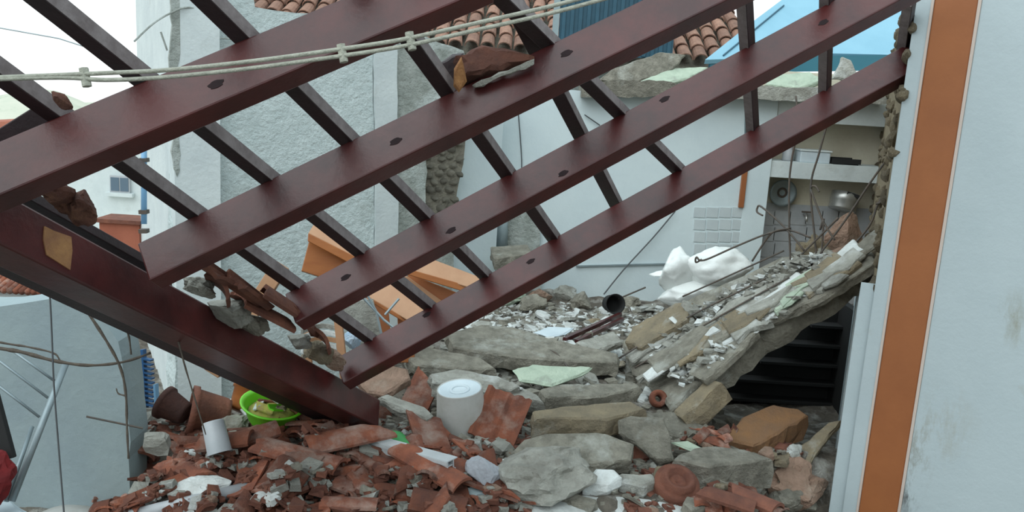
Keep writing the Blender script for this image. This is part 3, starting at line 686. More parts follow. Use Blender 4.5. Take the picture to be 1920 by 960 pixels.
rock('stone', 'yellowish crumbled lump among the steel bars on the tilted slab', 1530, 470, (0.13, 0.1, 0.12), conc_t, 13, amp=0.5).location = P(1530, 482, 5.7)
rock('stone', 'mossy grey lump left of the steel bars on the tilted slab', 1480, 500, (0.13, 0.1, 0.07), conc, 14, amp=0.5).location = P(1478, 503, 5.75)
rock('stone', 'pinkish tan lump lying on the outer edge of the tilted slab', 1560, 480, (0.17, 0.07, 0.06), pinkst, 15, rot=(0, -0.6, 0)).location = P(1562, 485, 5.45)
for i, (px, py, s, mt, lb) in enumerate(((1060, 560, 0.10, conc_l, 'pale angular block leaning on the inner wall below its trim line'), (1010, 566, 0.11, pinkst, 'brown broken block in the back left corner of the room'),
        (960, 565, 0.13, green_p, 'pale green lump of plaster just above the lowest rafter shadow'), (1000, 580, 0.12, conc, 'grey lump in front of the back corner rubble'),
        (950, 528, 0.08, white_p, 'white plaster lump under the pipe in the corner recess'), (1090, 575, 0.11, conc, 'dark grey flattened lump beside the black pot'),
        (1180, 572, 0.09, conc, 'small grey lump standing right of the black pot'), (560, 800, 0.09, conc, 'grey stone under the rim of the green bowl'),
        (440, 815, 0.09, conc, 'dark grey stone beside the white plastic cup'), (470, 805, 0.08, conc_l, 'light grey stone below the green bowl'),
        (640, 800, 0.09, pinkst, 'brown stone at the foot of the main beam'), (1200, 860, 0.06, terra_d, 'dark red clay lump beneath the tilted dark plate'),
        (590, 805, 0.08, conc_t, 'tan stone right of the green bowl'), (1490, 850, 0.05, conc_l, 'small pale stone beside the rust-brown slab'))):
    rock('stone', lb, px, py, (s*1.2, s*0.9, s*0.8), mt, 70+i, amp=0.35, rot=(0, 0, i))

# ---------------------------------------------------------------- terracotta tile fragments
TP = []
for i in range(14):
    kind = ('barrel', 'flat', 'barrel', 'ribbed', 'flat', 'barrel', 'flat')[i % 7]
    w = R.uniform(0.07, 0.17); l = R.uniform(0.13, 0.32)
    TP.append(tile_mesh('tile_fragment', w, l, kind, i+1))
def stack_z(p, rad, th):
    # rest on the ground or on what already lies here
    cells = []
    k = int(rad/0.03)+1; ci, cj = int(p.x/0.03), int(p.y/0.03)
    for a in range(-k, k+1):
        for b in range(-k, k+1):
            if (a*a+b*b)*0.0009 <= rad*rad: cells.append((ci+a, cj+b))
    hs = sorted(HM.get(c, -9) for c in cells); g_ = H(p.x, p.y)
    base = max(g_, hs[int(len(hs)*0.85)])
    for c in cells: HM[c] = max(HM.get(c, -9), base+th)
    return base
KN = ('curved', 'flat', 'curved', 'ribbed', 'flat', 'curved', 'flat')
def frag(px, py, where, group, sc=None, mat=terra, lift=0, tilt=0.3):
    p = PH(px, py); sc = sc or R.uniform(0.5, 1.05); k = R.randrange(14)
    dim = TP[k].vertices; rad = 0.055*sc
    p.z = stack_z(p, rad, 0.030*sc)+lift
    return put('tile_fragment', TP[k], mat, p+Z*0.004,
               (R.gauss(0, tilt), R.gauss(0, tilt), R.uniform(0, 6.28)), '%sbroken %s terracotta tile fragment %s' % (('small ' if sc < 0.68 else 'large ' if sc > 0.9 else ''), KN[k % 7], where), 'roof tile', group, scale=sc)
TP[0].materials.clear()
n_ = 0
while n_ < 215:
    px = R.uniform(170, 1000); py = R.uniform(800, 985)
    if px < 330 and py < 850: continue
    if px > 640 and py < 835: continue
    if px > 900 and py < 905: continue
    if 300 < px < 500 and 890 < py < 960 and R.random() < 0.75: continue
    up_ = py < 885
    wh = ('against the low pale wall' if px < 250 else 'below the grey squared block' if px < 330 else ('around the white plastic cup' if up_ else 'around the pale drain pipe') if px < 450
          else ('just below the green bowl' if up_ else 'at the bottom edge right of the drain pipe') if px < 570 else ('in front of the main beam foot' if up_ else 'at the bottom edge below the main beam foot') if px < 690
          else ('around the white aluminium profile' if up_ else 'at the bottom edge below the aluminium profile') if px < 860 else 'left of the pale boulder')
    frag(px, py, wh, 'tile fragments '+wh); n_ += 1
for i in range(18): frag(R.uniform(1300, 1470), R.uniform(935, 990), 'in the right corner rubble', 'tile fragments in the right corner', sc=R.uniform(0.4, 0.7))
for i in range(7): frag(R.uniform(1290, 1380), R.uniform(826, 862), 'scattered on the pink-topped slab', 'tile scraps on the slab', sc=0.45, lift=0.06)
for i in range(16): frag(R.uniform(560, 800), R.uniform(700, 830), 'around the rafter feet', 'tile fragments at the rafter feet', sc=R.uniform(0.4, 0.8), mat=terra_d)
# larger whole tiles
def bigtile(px, py, w, l, kind, seed, rot, label, lift=0.05, mat=terra):
    o = put('roof_tile', tile_mesh('roof_tile', w, l, kind, seed), mat, PH(px, py)+Z*lift, rot, label, 'roof tile'); return o
bigtile(938, 815, 0.27, 0.30, 'ribbed', 3, (0.75, 0.1, -0.35), 'ribbed terracotta roof tile leaning right beside the upturned bucket', 0.10)
bigtile(785, 760, 0.2, 0.26, 'flat', 12, (0.8, 0.0, -0.5), 'flat red-orange tile standing behind the upturned bucket', 0.05)
bigtile(560, 905, 0.17, 0.42, 'barrel', 15, (0.1, 0.1, 1.35), 'long orange barrel tile lying across the left foreground heap', 0.09)
bigtile(640, 870, 0.15, 0.34, 'barrel', 18, (0.1, 0.2, -1.1), 'narrow orange barrel tile pointing up right in the heap', 0.10)
bigtile(800, 840, 0.19, 0.26, 'flat', 21, (0.3, 0.2, 0.4), 'dull red flat tile below the upturned bucket', 0.09)
bigtile(810, 925, 0.13, 0.40, 'barrel', 24, (0.1, -0.2, 0.85), 'long red tile running down right below the white aluminium profile', 0.10)
bigtile(255, 890, 0.16, 0.26, 'barrel', 27, (0.2, 0.3, 0.5), 'dark orange tile at the top of the pile by the low pale wall', 0.14)
bigtile(540, 935, 0.2, 0.24, 'flat', 30, (0.5, 0.1, -0.4), 'brown-red square tile piece in the bottom left heap', 0.12)
bigtile(1365, 975, 0.13, 0.22, 'barrel', 33, (0.1, 0.1, 1.2), 'red barrel tile lying right of the round terracotta cap', 0.06, terra_d)
bigtile(1410, 970, 0.13, 0.24, 'barrel', 36, (0.0, 0.1, 0.8), 'red barrel tile at the bottom edge near the masonry lump', 0.05, terra_d)
# tiles and plaster lodged on the frame
def dplane(px, py): return (PP(px, py, A4, fn)-CAM).dot(fwd)
def lodge(px, py, d, me, rot, label, group=None, mat=terra_d, sc=1, nm='roof_tile', cat='roof tile'):
    return put(nm, me, mat, P(px, py, d), rot, label, cat, group, scale=sc)
am = math.atan2(md.y, md.x)
for i, (px, py, d, w, l, dr, lb) in enumerate((
    (420, 530, 3.62, 0.12, 0.42, 0.0, 'long red tile lodged highest on the main beam'), (470, 556, 3.7, 0.12, 0.42, 0.06, 'second long red tile lodged on the main beam'),
    (520, 585, 3.78, 0.13, 0.4, -0.05, 'red tile lodged on the main beam pointing at the third rafter'), (555, 610, 3.85, 0.10, 0.3, 0.1, 'red tile end resting over the foot of the third rafter'),
    (395, 555, 3.55, 0.12, 0.24, 0.3, 'dark tile piece tucked under the long lodged tiles'), (480, 598, 3.66, 0.12, 0.26, -0.3, 'dark red tile piece low on the lodged pile'),
    (590, 650, 3.95, 0.12, 0.26, 0.2, 'brown tile piece lodged between the two lowest rafters'))):
    me = tile_mesh('roof_tile', w, l, 'ribbed' if i < 2 else 'barrel', 40+i*3)
    slope = math.atan2(md.z, math.hypot(md.x, md.y))
    lodge(px, py, dplane(px, py)-0.02, me, (slope*1.0, 0.5+dr, am-math.pi/2+dr), lb)
for i, (px, py, d, s, mt, lb) in enumerate(((430, 585, 3.5, 0.07, conc_l, 'pale mortar lump on the main beam under the lodged tiles'), (470, 605, 3.56, 0.06, conc, 'grey mortar lump at the lower end of the lodged tiles'),
        (375, 540, 3.35, 0.045, conc_l, 'small mortar lump at the upper end of the lodged tiles'), (600, 660, 3.92, 0.06, conc_t, 'tan plaster lump between the two lowest rafter feet'), (560, 640, 3.8, 0.05, conc_l, 'light plaster lump beside the foot of the third rafter'),
        (625, 672, 4.05, 0.06, pinkst, 'brown mortar lump on the beam at the lowest rafter foot'))):
    o = link('mortar_lump', rock_mesh('mortar_lump', (s*1.5, s, s*0.8), 90+i, 0.4), mt); o.location = P(px, py, dplane(px, py)+0.06); o.rotation_euler = (0, 0.5, am); tag(o, lb, 'mortar')
sootclay = mk('brown_burnt_clay', (0.13, 0.048, 0.03), (0.075, 0.03, 0.022), 9, 0.9, 0.6, 40, c3=(0.2, 0.09, 0.05), sc3=5)
# brown debris bundle caught on the second rafter
DB = empty('caught_roof_debris', P(890, 130, 2.95), 'reddish roof tile piece with torn plaster caught on the second rafter', 'debris')
def dp(px, py, d=2.95): return P(px, py, d)
nrm = (CAM-P(890, 130, 2.95)).normalized()
slab_mesh([dp(x, y) for x, y in ((856, 104), (905, 76), (930, 84), (1004, 98), (1002, 112), (960, 120), (900, 140), (866, 146))], (nrm+V((0, 0, .5))).normalized(), 0.12, 3, 0.03, 0.010, 0.012).build('tile_body', sootclay, DB)
slab_mesh([dp(x, y, 2.9) for x, y in ((852, 130), (866, 108), (868, 122), (874, 150), (862, 172), (850, 160))], nrm, 0.02, 4, 0.03, 0.004, 0.004).build('torn_strip', rawwood, DB)
slab_mesh([dp(x, y, 3.05) for x, y in ((818, 122), (866, 100), (890, 160), (850, 178))], nrm, 0.04, 5, 0.03, 0.004, 0.004).build('dark_board', batten_m, DB)
slab_mesh([dp(x, y, 2.93) for x, y in ((888, 158), (1000, 112), (1002, 122), (890, 164))], nrm, 0.03, 6, 0.03, 0.004, 0.004).build('plaster_edge', conc_l, DB)
lodge(118, 190, 2.1, rock_mesh('brick_piece', (0.03, 0.02, 0.018), 5), (0, 0.5, 0.2), 'small brown brick piece balanced on the leftmost batten', mat=sootclay, nm='brick_piece', cat='brick')
for i, (px, py, d, s, lb) in enumerate(((105, 362, 2.55, 0.045, 'dark brick piece at the upper end of the left batten'), (128, 378, 2.58, 0.035, 'crumbled brick piece in the middle of the left batten'), (152, 390, 2.6, 0.05, 'dark red angular brick piece on the left batten nearest the red parapet'))):
    lodge(px, py, d, rock_mesh('brick_piece', (s*1.3, s, s), 25+i, 0.4), (0.3, 0.6, i), lb, mat=sootclay, nm='brick_piece', cat='brick')

# ---------------------------------------------------------------- loose broken pieces between the slabs
rr = random.Random(314); CP = []
for i in range(9):
    k = rr.randrange(5, 8); w_ = rr.uniform(0.05, 0.11); l_ = rr.uniform(0.04, 0.08)
    poly = [V((w_*math.cos(6.283*j/k)*rr.uniform(.7, 1.2), l_*math.sin(6.283*j/k)*rr.uniform(.7, 1.2), 0)) for j in range(k)]
    CP.append(slab_mesh(poly, Z, rr.uniform(0.02, 0.06), 400+i, 0.05, 0.004, 0.006).mesh('rubble_piece'))
CPM = {}
def piece(px, py, where, group, mat, sc):
    p = PH(px, py, True); key = (rr.randrange(9), mat.name)
    if key not in CPM: CPM[key] = CP[key[0]].copy()
    p.z = stack_z(p, 0.06*sc, 0.03*sc)+0.02
    mn = {'grey_broken_concrete': 'grey concrete', 'pale_dusty_concrete': 'pale concrete', 'white_plaster_lump': 'white plaster', 'tan_concrete': 'tan concrete', 'pinkish_sandstone': 'pinkish stone'}[mat.name]
    put('rubble_piece', CPM[key], mat, p, (rr.gauss(0, .28), rr.gauss(0, .28), rr.uniform(0, 6.28)), '%s%s piece %s' % ('small ' if sc < 0.75 else 'large ' if sc > 1.05 else '', mn, where), 'rubble piece', group, scale=sc)
mats_ = (conc, conc_l, conc_l, white_p, conc_t, conc)
for i in range(95):
    px = rr.uniform(830, 1240); py = rr.uniform(575, 780)
    wh = 'at the back of the room floor' if py < 625 else ('left of the long concrete slab end' if px < 1000 else 'at the foot of the tilted roof slab') if py < 700 else 'among the stacked middle slabs'
    piece(px, py, wh, 'rubble pieces '+wh, mats_[rr.randrange(6)], rr.uniform(0.5, 1.25))
for i in range(34):
    px = rr.uniform(1180, 1540); py = rr.uniform(815, 975); wh = 'in the right corner rubble'
    piece(px, py, wh, 'rubble pieces '+wh, (conc, conc_t, pinkst, conc_l)[rr.randrange(4)], rr.uniform(0.4, 1.0))
for i in range(48):
    px = rr.uniform(260, 1000); py = rr.uniform(800, 975); wh = 'lying on the tile heap left of the drain pipe end' if px < 480 else 'lying on the tile heap in front of the bucket'
    piece(px, py, wh, 'rubble pieces '+wh, (conc_l, white_p, pinkst, conc)[rr.randrange(4)], rr.uniform(0.35, 0.85))
# ================================================================ HOUSEHOLD THINGS
def frame_M(loc, rot): 
    from mathutils import Euler
    M = Euler(rot).to_matrix().to_4x4(); M.translation = loc; return M
def lathe_part(name, prof, loc, rot, mat, parent=None, n=32, label=None, cat=None):
    mb = MB(); mb.lathe(prof, n); o = link(name, mb.mesh(name), mat, parent, True); o.location = loc; o.rotation_euler = rot
    if label: tag(o, label, cat)
    return o
# upturned bucket
p = PH(868, 812); p.z += 0.01
BK = empty('bucket', p, 'dusty white plastic bucket standing upside down on the rubble', 'bucket'); rot = (0.06, -0.14, 0.3)
lathe_part('bucket_wall', [(0.150, 0.0), (0.152, 0.012), (0.147, 0.014), (0.146, 0.03), (0.126, 0.262), (0.124, 0.268), (0.118, 0.262), (0.138, 0.03), (0.141, 0.0), (0.150, 0.0)], p, rot, bucket_m, BK)
lathe_part('bucket_base', [(0.0, 0.258), (0.06, 0.258), (0.065, 0.261), (0.105, 0.261), (0.110, 0.264), (0.12, 0.264), (0.12, 0.25), (0.0, 0.25)], p, rot, bucket_b, BK)
lathe_part('base_ring', [(0.04, 0.259), (0.042, 0.264), (0.055, 0.264), (0.058, 0.259)], p, rot, bucket_b, BK)
# green bowl with scraps
p = PH(508, 806); p.z += 0.04
GB = empty('green_bowl', p, 'lime green plastic bowl full of scraps, partly under the main beam', 'bowl'); rot = (0.12, 0.14, 0)
lathe_part('bowl_body', [(0.0, 0.0), (0.10, 0.0), (0.12, 0.03), (0.150, 0.10), (0.168, 0.112), (0.170, 0.12), (0.160, 0.122), (0.144, 0.108), (0.112, 0.034), (0.095, 0.010), (0.0, 0.010)], p, rot, greenpl, GB)
lathe_part('bowl_scraps', [(0.0, 0.085), (0.05, 0.09), (0.09, 0.075), (0.125, 0.07), (0.10, 0.03), (0, 0.03)], p, rot, yolk, GB, 14)
for i in range(6):
    a = i*1.1; o = put('scrap', tile_mesh('scrap', 0.05, 0.09, 'flat', 60+i, 0.008, 4, 2), (conc_t, green_p, terra, white_p, yolk, greenpl)[i], p+V((0.06*math.cos(a), 0.06*math.sin(a), 0.095)), (0.3*math.sin(i), 0.4, a), parent=GB)
# white cup, pots
p = PH(412, 852, True); p.z += 0.01
lathe_part('plastic_cup', [(0.0, 0.15), (0.046, 0.15), (0.052, 0.142), (0.056, 0.0), (0.06, 0.0), (0.06, -0.006), (0.05, 0.0), (0.046, 0.135), (0, 0.135)], p, (-0.45, -0.3, 0.2), tile_w, None, 28, 'dirty white plastic cup tipped over among the tiles below the pots', 'cup')
potp = [(0.0, 0.0), (0.075, 0.0), (0.085, 0.02), (0.112, 0.17), (0.126, 0.172), (0.128, 0.205), (0.115, 0.205), (0.1, 0.17), (0.072, 0.02), (0.0, 0.015)]
lathe_part('flower_pot', potp, PH(430, 800)+Z*0.07, (0.2, -1.35, 0.15), terra_d, None, 28, 'large terracotta flower pot lying on its side on the left heap', 'flower pot')
lathe_part('flower_pot', [(r*0.72, z*0.72) for r, z in potp], PH(350, 800)+Z*0.07, (0.1, -1.2, -0.3), mk('sooty_clay', (0.09, 0.035, 0.025), (0.05, 0.022, 0.018), 8, 0.9, 0.4, 40), None, 24, 'small sooty clay pot lying left of the large flower pot', 'flower pot')
lathe_part('flower_pot', [(r*0.7, z*0.7) for r, z in potp], PH(448, 790)+Z*0.06, (-0.6, 0.3, 0), orange_w, None, 24, 'orange clay pot tilted between the large pot and the green bowl', 'flower pot')
# round terracotta cap and small ring
p = PH(1264, 925); 
lathe_part('chimney_cap', [(0.0, 0.05), (0.03, 0.075), (0.045, 0.06), (0.055, 0.095), (0.075, 0.10), (0.085, 0.07), (0.095, 0.055), (0.11, 0.06), (0.112, 0.02), (0.10, -0.03)], p+Z*0.02, (0.45, 0.1, 0), terra_d, None, 30, 'round ridged terracotta cap in the right foreground', 'chimney cap')
lathe_part('clay_ring', [(0.02, 0.01), (0.028, 0.03), (0.05, 0.032), (0.056, 0.0), (0.05, -0.03), (0.02, -0.03), (0.02, 0.01)], PH(1232, 765)+Z*0.06, (1.0, 0.2, 0), terra, None, 22, 'small red clay ring at the foot of the tilted roof slab', 'clay ring')
# white aluminium profile
a = PH(700, 862, True)+Z*0.04; b = PH(846, 905, True)+Z*0.06
AP = empty('aluminium_profile', (a+b)/2, 'white aluminium window profile lying among the tiles below the bucket', 'profile')
d = (b-a).normalized(); sd2 = V((-d.y, d.x, 0)).normalized(); 
if sd2.y > 0: sd2 = -sd2
for nm, off, w_, h_ in (('top_flange', V((0, 0, 0.026)), 0.075, 0.005), ('web', sd2*0.03, 0.005, 0.052), ('web', -sd2*0.012, 0.004, 0.052), ('bottom_flange', V((0, 0, -0.026)), 0.06, 0.005), ('lip', sd2*0.038+V((0, 0, 0.016)), 0.004, 0.018), ('lip', sd2*0.012, 0.03, 0.004)):
    mb = MB(); mb.beam(a+off+Z*0.05, b+off+Z*0.03, Z, w_, h_); mb.build(nm, alu, AP)
# bottle-green scrap
o = put('plastic_scrap', tile_mesh('plastic_scrap', 0.12, 0.14, 'barrel', 63, 0.006), green_d, PH(750, 850, True)+Z*0.03, (0.3, 0.1, 0.9), 'curved bottle-green plastic scrap behind the white profile', 'plastic')
# pipe and plaster in the left foreground
mb = MB(); a = PH(230, 975, True)+Z*0.01; b = PH(470, 918, True)+Z*0.01; mb.tube([a, b], 0.030, 16); tag(mb.build('drain_pipe', tile_w, None, True), 'pale grey plastic drain pipe lying at the bottom left', 'pipe')
rock('plaster_lump', 'white speckled lump of plaster foam behind the pale pipe', 372, 922, (0.16, 0.08, 0.05), white_p, 33, 'plaster', 0.2, amp=0.5)
rock('plaster_lump', 'pale grey lump right of the white profile end', 905, 900, (0.085, 0.08, 0.08), mk('bluish_grey_plaster', (0.4, 0.42, 0.46), (0.3, 0.31, 0.34), 8, 0.8, 0.4, 40), 35, 'plaster', 0.2)
S('plastic_sheet', 'flat grey-blue sheet beneath the pale lump near the boulder', [(872, 915), (930, 898), (985, 912), (960, 928), (890, 930)], 0.36, 0.015, low_m, (0, -.2, 1), 66, 'sheet')
# blue-grey tube frame, white curved tube
mb = MB(); q = [PH(x, y)+Z*0.05 for x, y in ((572, 838), (580, 824), (630, 816), (662, 822), (668, 834), (600, 846))]
mb.tube(smoothpts(q+[q[0]], 5), 0.010, 7); tag(mb.build('tube_frame', low_m, None, True), 'blue-grey bent metal tube frame under the main beam foot', 'frame')
mb = MB(); mb.tube(smoothpts([PH(x, y)+Z*z for x, y, z in ((432, 782, .10), (448, 792, .09), (470, 806, .06), (500, 815, .05))], 5), 0.009, 7); tag(mb.build('hose', white_p, None, True), 'white curved hose piece beside the green bowl', 'hose')
mb = MB(); mb.tube([PH(600, 846)+Z*0.06, PH(655, 852)+Z*0.06], 0.016, 8); tag(mb.build('pipe_piece', white_p, None, True), 'short white pipe piece below the tube frame', 'pipe')
# ---------------------------------------------------------------- orange furniture behind the frame
def prismpx(name, pts, d, n, th, mat, parent, bevel=0.004):
    a = P(sum(x for x, _ in pts)/len(pts), sum(y for _, y in pts)/len(pts), d); n = V(n).normalized()
    mb = MB(); mb.prism([PP(x, y, a, n) for x, y in pts], n, th); return mb.build(name, mat, parent, bevel=bevel)
OC = empty('orange_cabinet', P(640, 560, 5.6), 'orange wooden cabinet toppled behind the second and third rafters', 'cabinet')
fv = (-fwd+V((0.25, 0, 0.05)))
prismpx('top_board', [(578, 437), (592, 414), (716, 476), (712, 505)], 5.55, (0.1, -0.75, .66), 0.05, orange_l, OC)
prismpx('top_edge', [(578, 437), (712, 504), (710, 522), (577, 452)], 5.5, fv, 0.05, orange_w, OC)
prismpx('front_panel', [(580, 450), (708, 515), (690, 560), (640, 532), (565, 508)], 5.58, fv, 0.32, orange_w, OC)
prismpx('side_panel', [(690, 520), (722, 520), (740, 690), (700, 690)], 5.75, fv, 0.03, doorbrown, OC)
OT = empty('orange_tabletop', P(840, 560, 5.5), 'orange wooden table top fallen on its side right of the cabinet', 'table')
prismpx('table_top', [(776, 508), (812, 486), (912, 524), (884, 540)], 5.5, (0.05, -0.75, .66), 0.04, orange_l, OT)
prismpx('table_edge', [(766, 504), (886, 538), (884, 548), (868, 546), (762, 514)], 5.45, fv, 0.04, orange_w, OT)
prismpx('apron', [(764, 512), (866, 552), (830, 572), (770, 536)], 5.6, fv, 0.03, doorbrown, OT)
prismpx('leg', [(752, 520), (764, 518), (834, 568), (822, 578)], 5.55, fv, 0.05, orange_l, OT)
DF = empty('drawer_front', P(745, 590, 5.4), 'loose pale orange drawer front leaning between the two lower rafters', 'drawer')
prismpx('panel', [(690, 556), (738, 526), (812, 580), (770, 604)], 5.35, (-0.1, -0.8, .6), 0.03, orange_l, DF)
prismpx('edge_strip', [(690, 556), (770, 603), (768, 610), (688, 562)], 5.3, fv, 0.03, orange_w, DF)
prismpx('panel_back', [(745, 585), (775, 590), (778, 680), (750, 680)], 5.45, fv, 0.02, orange_w, DF)
mb = MB(); p, q = P(528, 496, 5.3), P(398, 700, 5.3); mb.beam(p, q, -fwd, 0.10, 0.05); tag(mb.build('timber_post', orange_l, None, bevel=0.004), 'tan timber post leaning behind the third rafter foot', 'post')
o_ = empty('beige_board', P(690, 630, 5.2), 'pale beige board standing between the two lowest rafters', 'board')
prismpx('board', [(632, 586), (650, 566), (700, 560), (716, 640), (706, 706), (670, 706), (655, 625)], 5.2, fv, 0.03, conc_l, o_)
for pts in ([(676, 553), (720, 600), (748, 622)], [(686, 548), (706, 585), (716, 630)], [(748, 560), (722, 590)]):
    mb = MB(); mb.tube([P(x, y, 5.08) for x, y in pts], 0.008, 6); mb.build('metal_tube', galv, o_)
CH = empty('wicker_chair', P(610, 670, 4.85), 'chair with pale curved back slats and a tan post, behind the third rafter foot', 'chair')
for k, (y, mt) in enumerate(((612, conc_l), (624, white_p), (636, orange_l), (648, white_p), (660, conc_t))):
    mb = MB(); pts = smoothpts([P(566, y+10, 4.75), P(585, y+2, 4.9), P(608, y-1, 4.95), P(632, y+3, 4.9)], 4)
    for a, b in zip(pts, pts[1:]): mb.beam(a, b, Z, 0.012, 0.026)
    mb.build('back_slat', mt, CH)
mb = MB(); mb.beam(P(630, 560, 4.9), P(648, 730, 4.9), -fwd, 0.045, 0.035); mb.build('post', orange_l, CH, bevel=0.003)
mb = MB(); mb.beam(P(572, 600, 4.9), P(584, 730, 4.9), -fwd, 0.035, 0.03); mb.build('post', orange_l, CH, bevel=0.003)
o = link('plastic_bag', rock_mesh('plastic_bag', (0.06, 0.05, 0.075), 44, 0.3), bluebag); o.location = P(658, 634, 5.1); tag(o, 'pale blue plastic bag right of the chair post', 'bag')
# ---------------------------------------------------------------- inner room things
WS = empty('plastic_sheet', PY(1300, 550, 7.4), 'crumpled white plastic sheeting heaped against the inner wall', 'sheet')
for k, (px, py, sz, sd_) in enumerate(((1340, 502, (0.32, 0.17, 0.2), 3), (1270, 510, (0.21, 0.14, 0.19), 9), (1310, 548, (0.4, 0.2, 0.17), 14))):
    o = link('bundle', rock_mesh('bundle', sz, sd_, 0.35, sub=4), sack, WS, True); o.location = PY(px, py, 7.4)
slab_mesh([PY(x, y, 7.45) for x, y in ((1214, 522), (1262, 492), (1290, 484), (1280, 520), (1250, 530))], V((0, -.6, .8)), 0.01, 5, 0.05, 0.01, 0.004).build('loose_flap', sack, WS)
lathe_part('cooking_pot', [(0.0, -0.16), (0.075, -0.16), (0.085, -0.02), (0.09, 0.0), (0.08, 0.0), (0.07, -0.14), (0, -0.14)], PY(1154, 570, 7.2), (1.35, 0.1, 0.15), darkm, None, 24, 'black cooking pot lying with its mouth to the viewer by the inner wall', 'pot')
mb = MB(); mb.tube([PY(1160, 560, 7.3), PY(1210, 539, 7.5)], 0.008, 6); tag(mb.build('stick', steel), 'thin rod sticking up right of the black pot', 'rod')
mb = MB(); mb.tube(smoothpts([PY(1132, 552, 8.15), PY(1170, 505, 8.18), PY(1225, 445, 8.2), PY(1266, 396, 8.2)], 4), 0.007, 6); tag(mb.build('wall_cable', wire_m), 'dark cable hanging diagonally across the inner wall', 'cable')
mb = MB(); mb.tube(smoothpts([onK(972, 215, 0.03), onK(978, 300, 0.03), onK(976, 340, 0.03)], 4), 0.006, 5); tag(mb.build('wall_cable', wire_m), 'short vertical cable on the inner wall near its left end', 'cable')
mb = MB(); mb.tube([onK(1096, 215, 0.03), onK(1125, 235, 0.03)], 0.006, 5); tag(mb.build('wall_cable', wire_m), 'short wire stub behind the third rafter on the inner wall', 'cable')
for a, b, lb in (((1058, 644), (1162, 602), 'upper dark red strip of wood lying in the room rubble'), ((1080, 648), (1166, 611), 'lower dark red strip of wood lying in the room rubble')):
    mb = MB(); mb.beam(PH(*a)+Z*0.03, PH(*b)+Z*0.06, Z, 0.03, 0.03); tag(mb.build('wood_strip', wood), lb, 'wood strip')
S('paper_sheet', 'crumpled bluish white paper sheet in the room rubble', [(1000, 622), (1030, 612), (1076, 614), (1060, 626), (1030, 632)], 0.42, 0.01, bucket_b, (0, -.2, 1), 77, 'paper')
# things on and under the niche shelves
p = onN(1466, 361, 0.04)
ST = empty('colander', p, 'round grey metal colander hanging under the shelf', 'colander')
lathe_part('dish', [(0.0, 0.0), (0.055, 0.0), (0.065, 0.01), (0.115, 0.045), (0.135, 0.047), (0.135, 0.052), (0.11, 0.05), (0.05, 0.012), (0, 0.01)], p, (math.pi/2, 0, 0), galv, ST)
lathe_part('centre_ring', [(0.03, 0.012), (0.035, 0.02), (0.05, 0.02), (0.052, 0.012)], p, (math.pi/2, 0, 0), steel, ST)
p = onN(1582, 378, 0.19)
PT = empty('saucepan', p, 'shiny aluminium saucepan hanging tilted at the right under the shelf', 'saucepan')
lathe_part('pan_body', [(0.0, -0.085), (0.125, -0.085), (0.132, -0.07), (0.132, 0.0), (0.137, 0.005), (0.132, 0.085), (0.126, 0.085), (0.124, -0.06), (0, -0.07)], p, (-0.2, 0.2, 0), panm, PT)
mb = MB(); mb.beam(p+V((-0.02, -0.1, 0.10)), p+V((0.12, -0.1, 0.06)), Z, 0.03, 0.03); mb.build('handle', darkm, PT)
TR = empty('baking_tray', onN(1577, 308, 0.2), 'black rectangular baking tray on the shelf', 'tray')
a = onN(1552, 308, 0.2); b = onN(1606, 308, 0.2); z0_ = onN(1580, 309, 0.2).z+0.005
for lo, hi, nm in (((a.x+0.02, NY-0.3, z0_), (b.x-0.02, NY-0.08, z0_+0.012), 'tray_base'), ((a.x, NY-0.31, z0_+0.01), (b.x, NY-0.295, z0_+0.06), 'rim'), ((a.x, NY-0.08, z0_+0.01), (b.x, NY-0.065, z0_+0.06), 'rim')):
    mb = MB(); mb.box(lo, hi); mb.build(nm, darkm, TR, bevel=0.003)
CT = empty('storage_box', onN(1522, 306, 0.2), 'pale translucent storage box on the shelf left of the black tray', 'box')
a = onN(1493, 305, 0.2); b = onN(1549, 305, 0.2)
mb = MB(); mb.box((a.x, NY-0.3, z0_), (b.x, NY-0.1, z0_+0.11)); mb.build('body', bucket_b, CT, bevel=0.01)
mb = MB(); mb.box((a.x-0.01, NY-0.31, z0_+0.11), (b.x+0.01, NY-0.09, z0_+0.125)); mb.build('lid', white_w, CT, bevel=0.004)
JR = lathe_part('jar', [(0.0, 0.0), (0.05, 0.0), (0.055, 0.02), (0.055, 0.10), (0.035, 0.12), (0.035, 0.14), (0, 0.14)], V((onN(1476, 305, 0.2).x, NY-0.2, z0_)), (0, 0, 0), tile_w, None, 20, 'grey jar on the shelf behind the upright steel bar', 'jar')
TPp = empty('wall_tap', onN(1510, 408, 0.05), 'small chrome wall tap on the tiled niche', 'tap')
mb = MB(); c = onN(1508, 402, 0.03); mb.tube([c, c+V((0, -0.06, 0)), c+V((0, -0.08, -0.03)), c+V((0, -0.08, -0.06))], 0.014, 8); mb.build('spout', panm, TPp, True)
mb = MB(); mb.beam(c+V((-0.04, -0.04, 0.03)), c+V((0.05, -0.04, 0.03)), Z, 0.016, 0.016); mb.build('handle', steel, TPp)

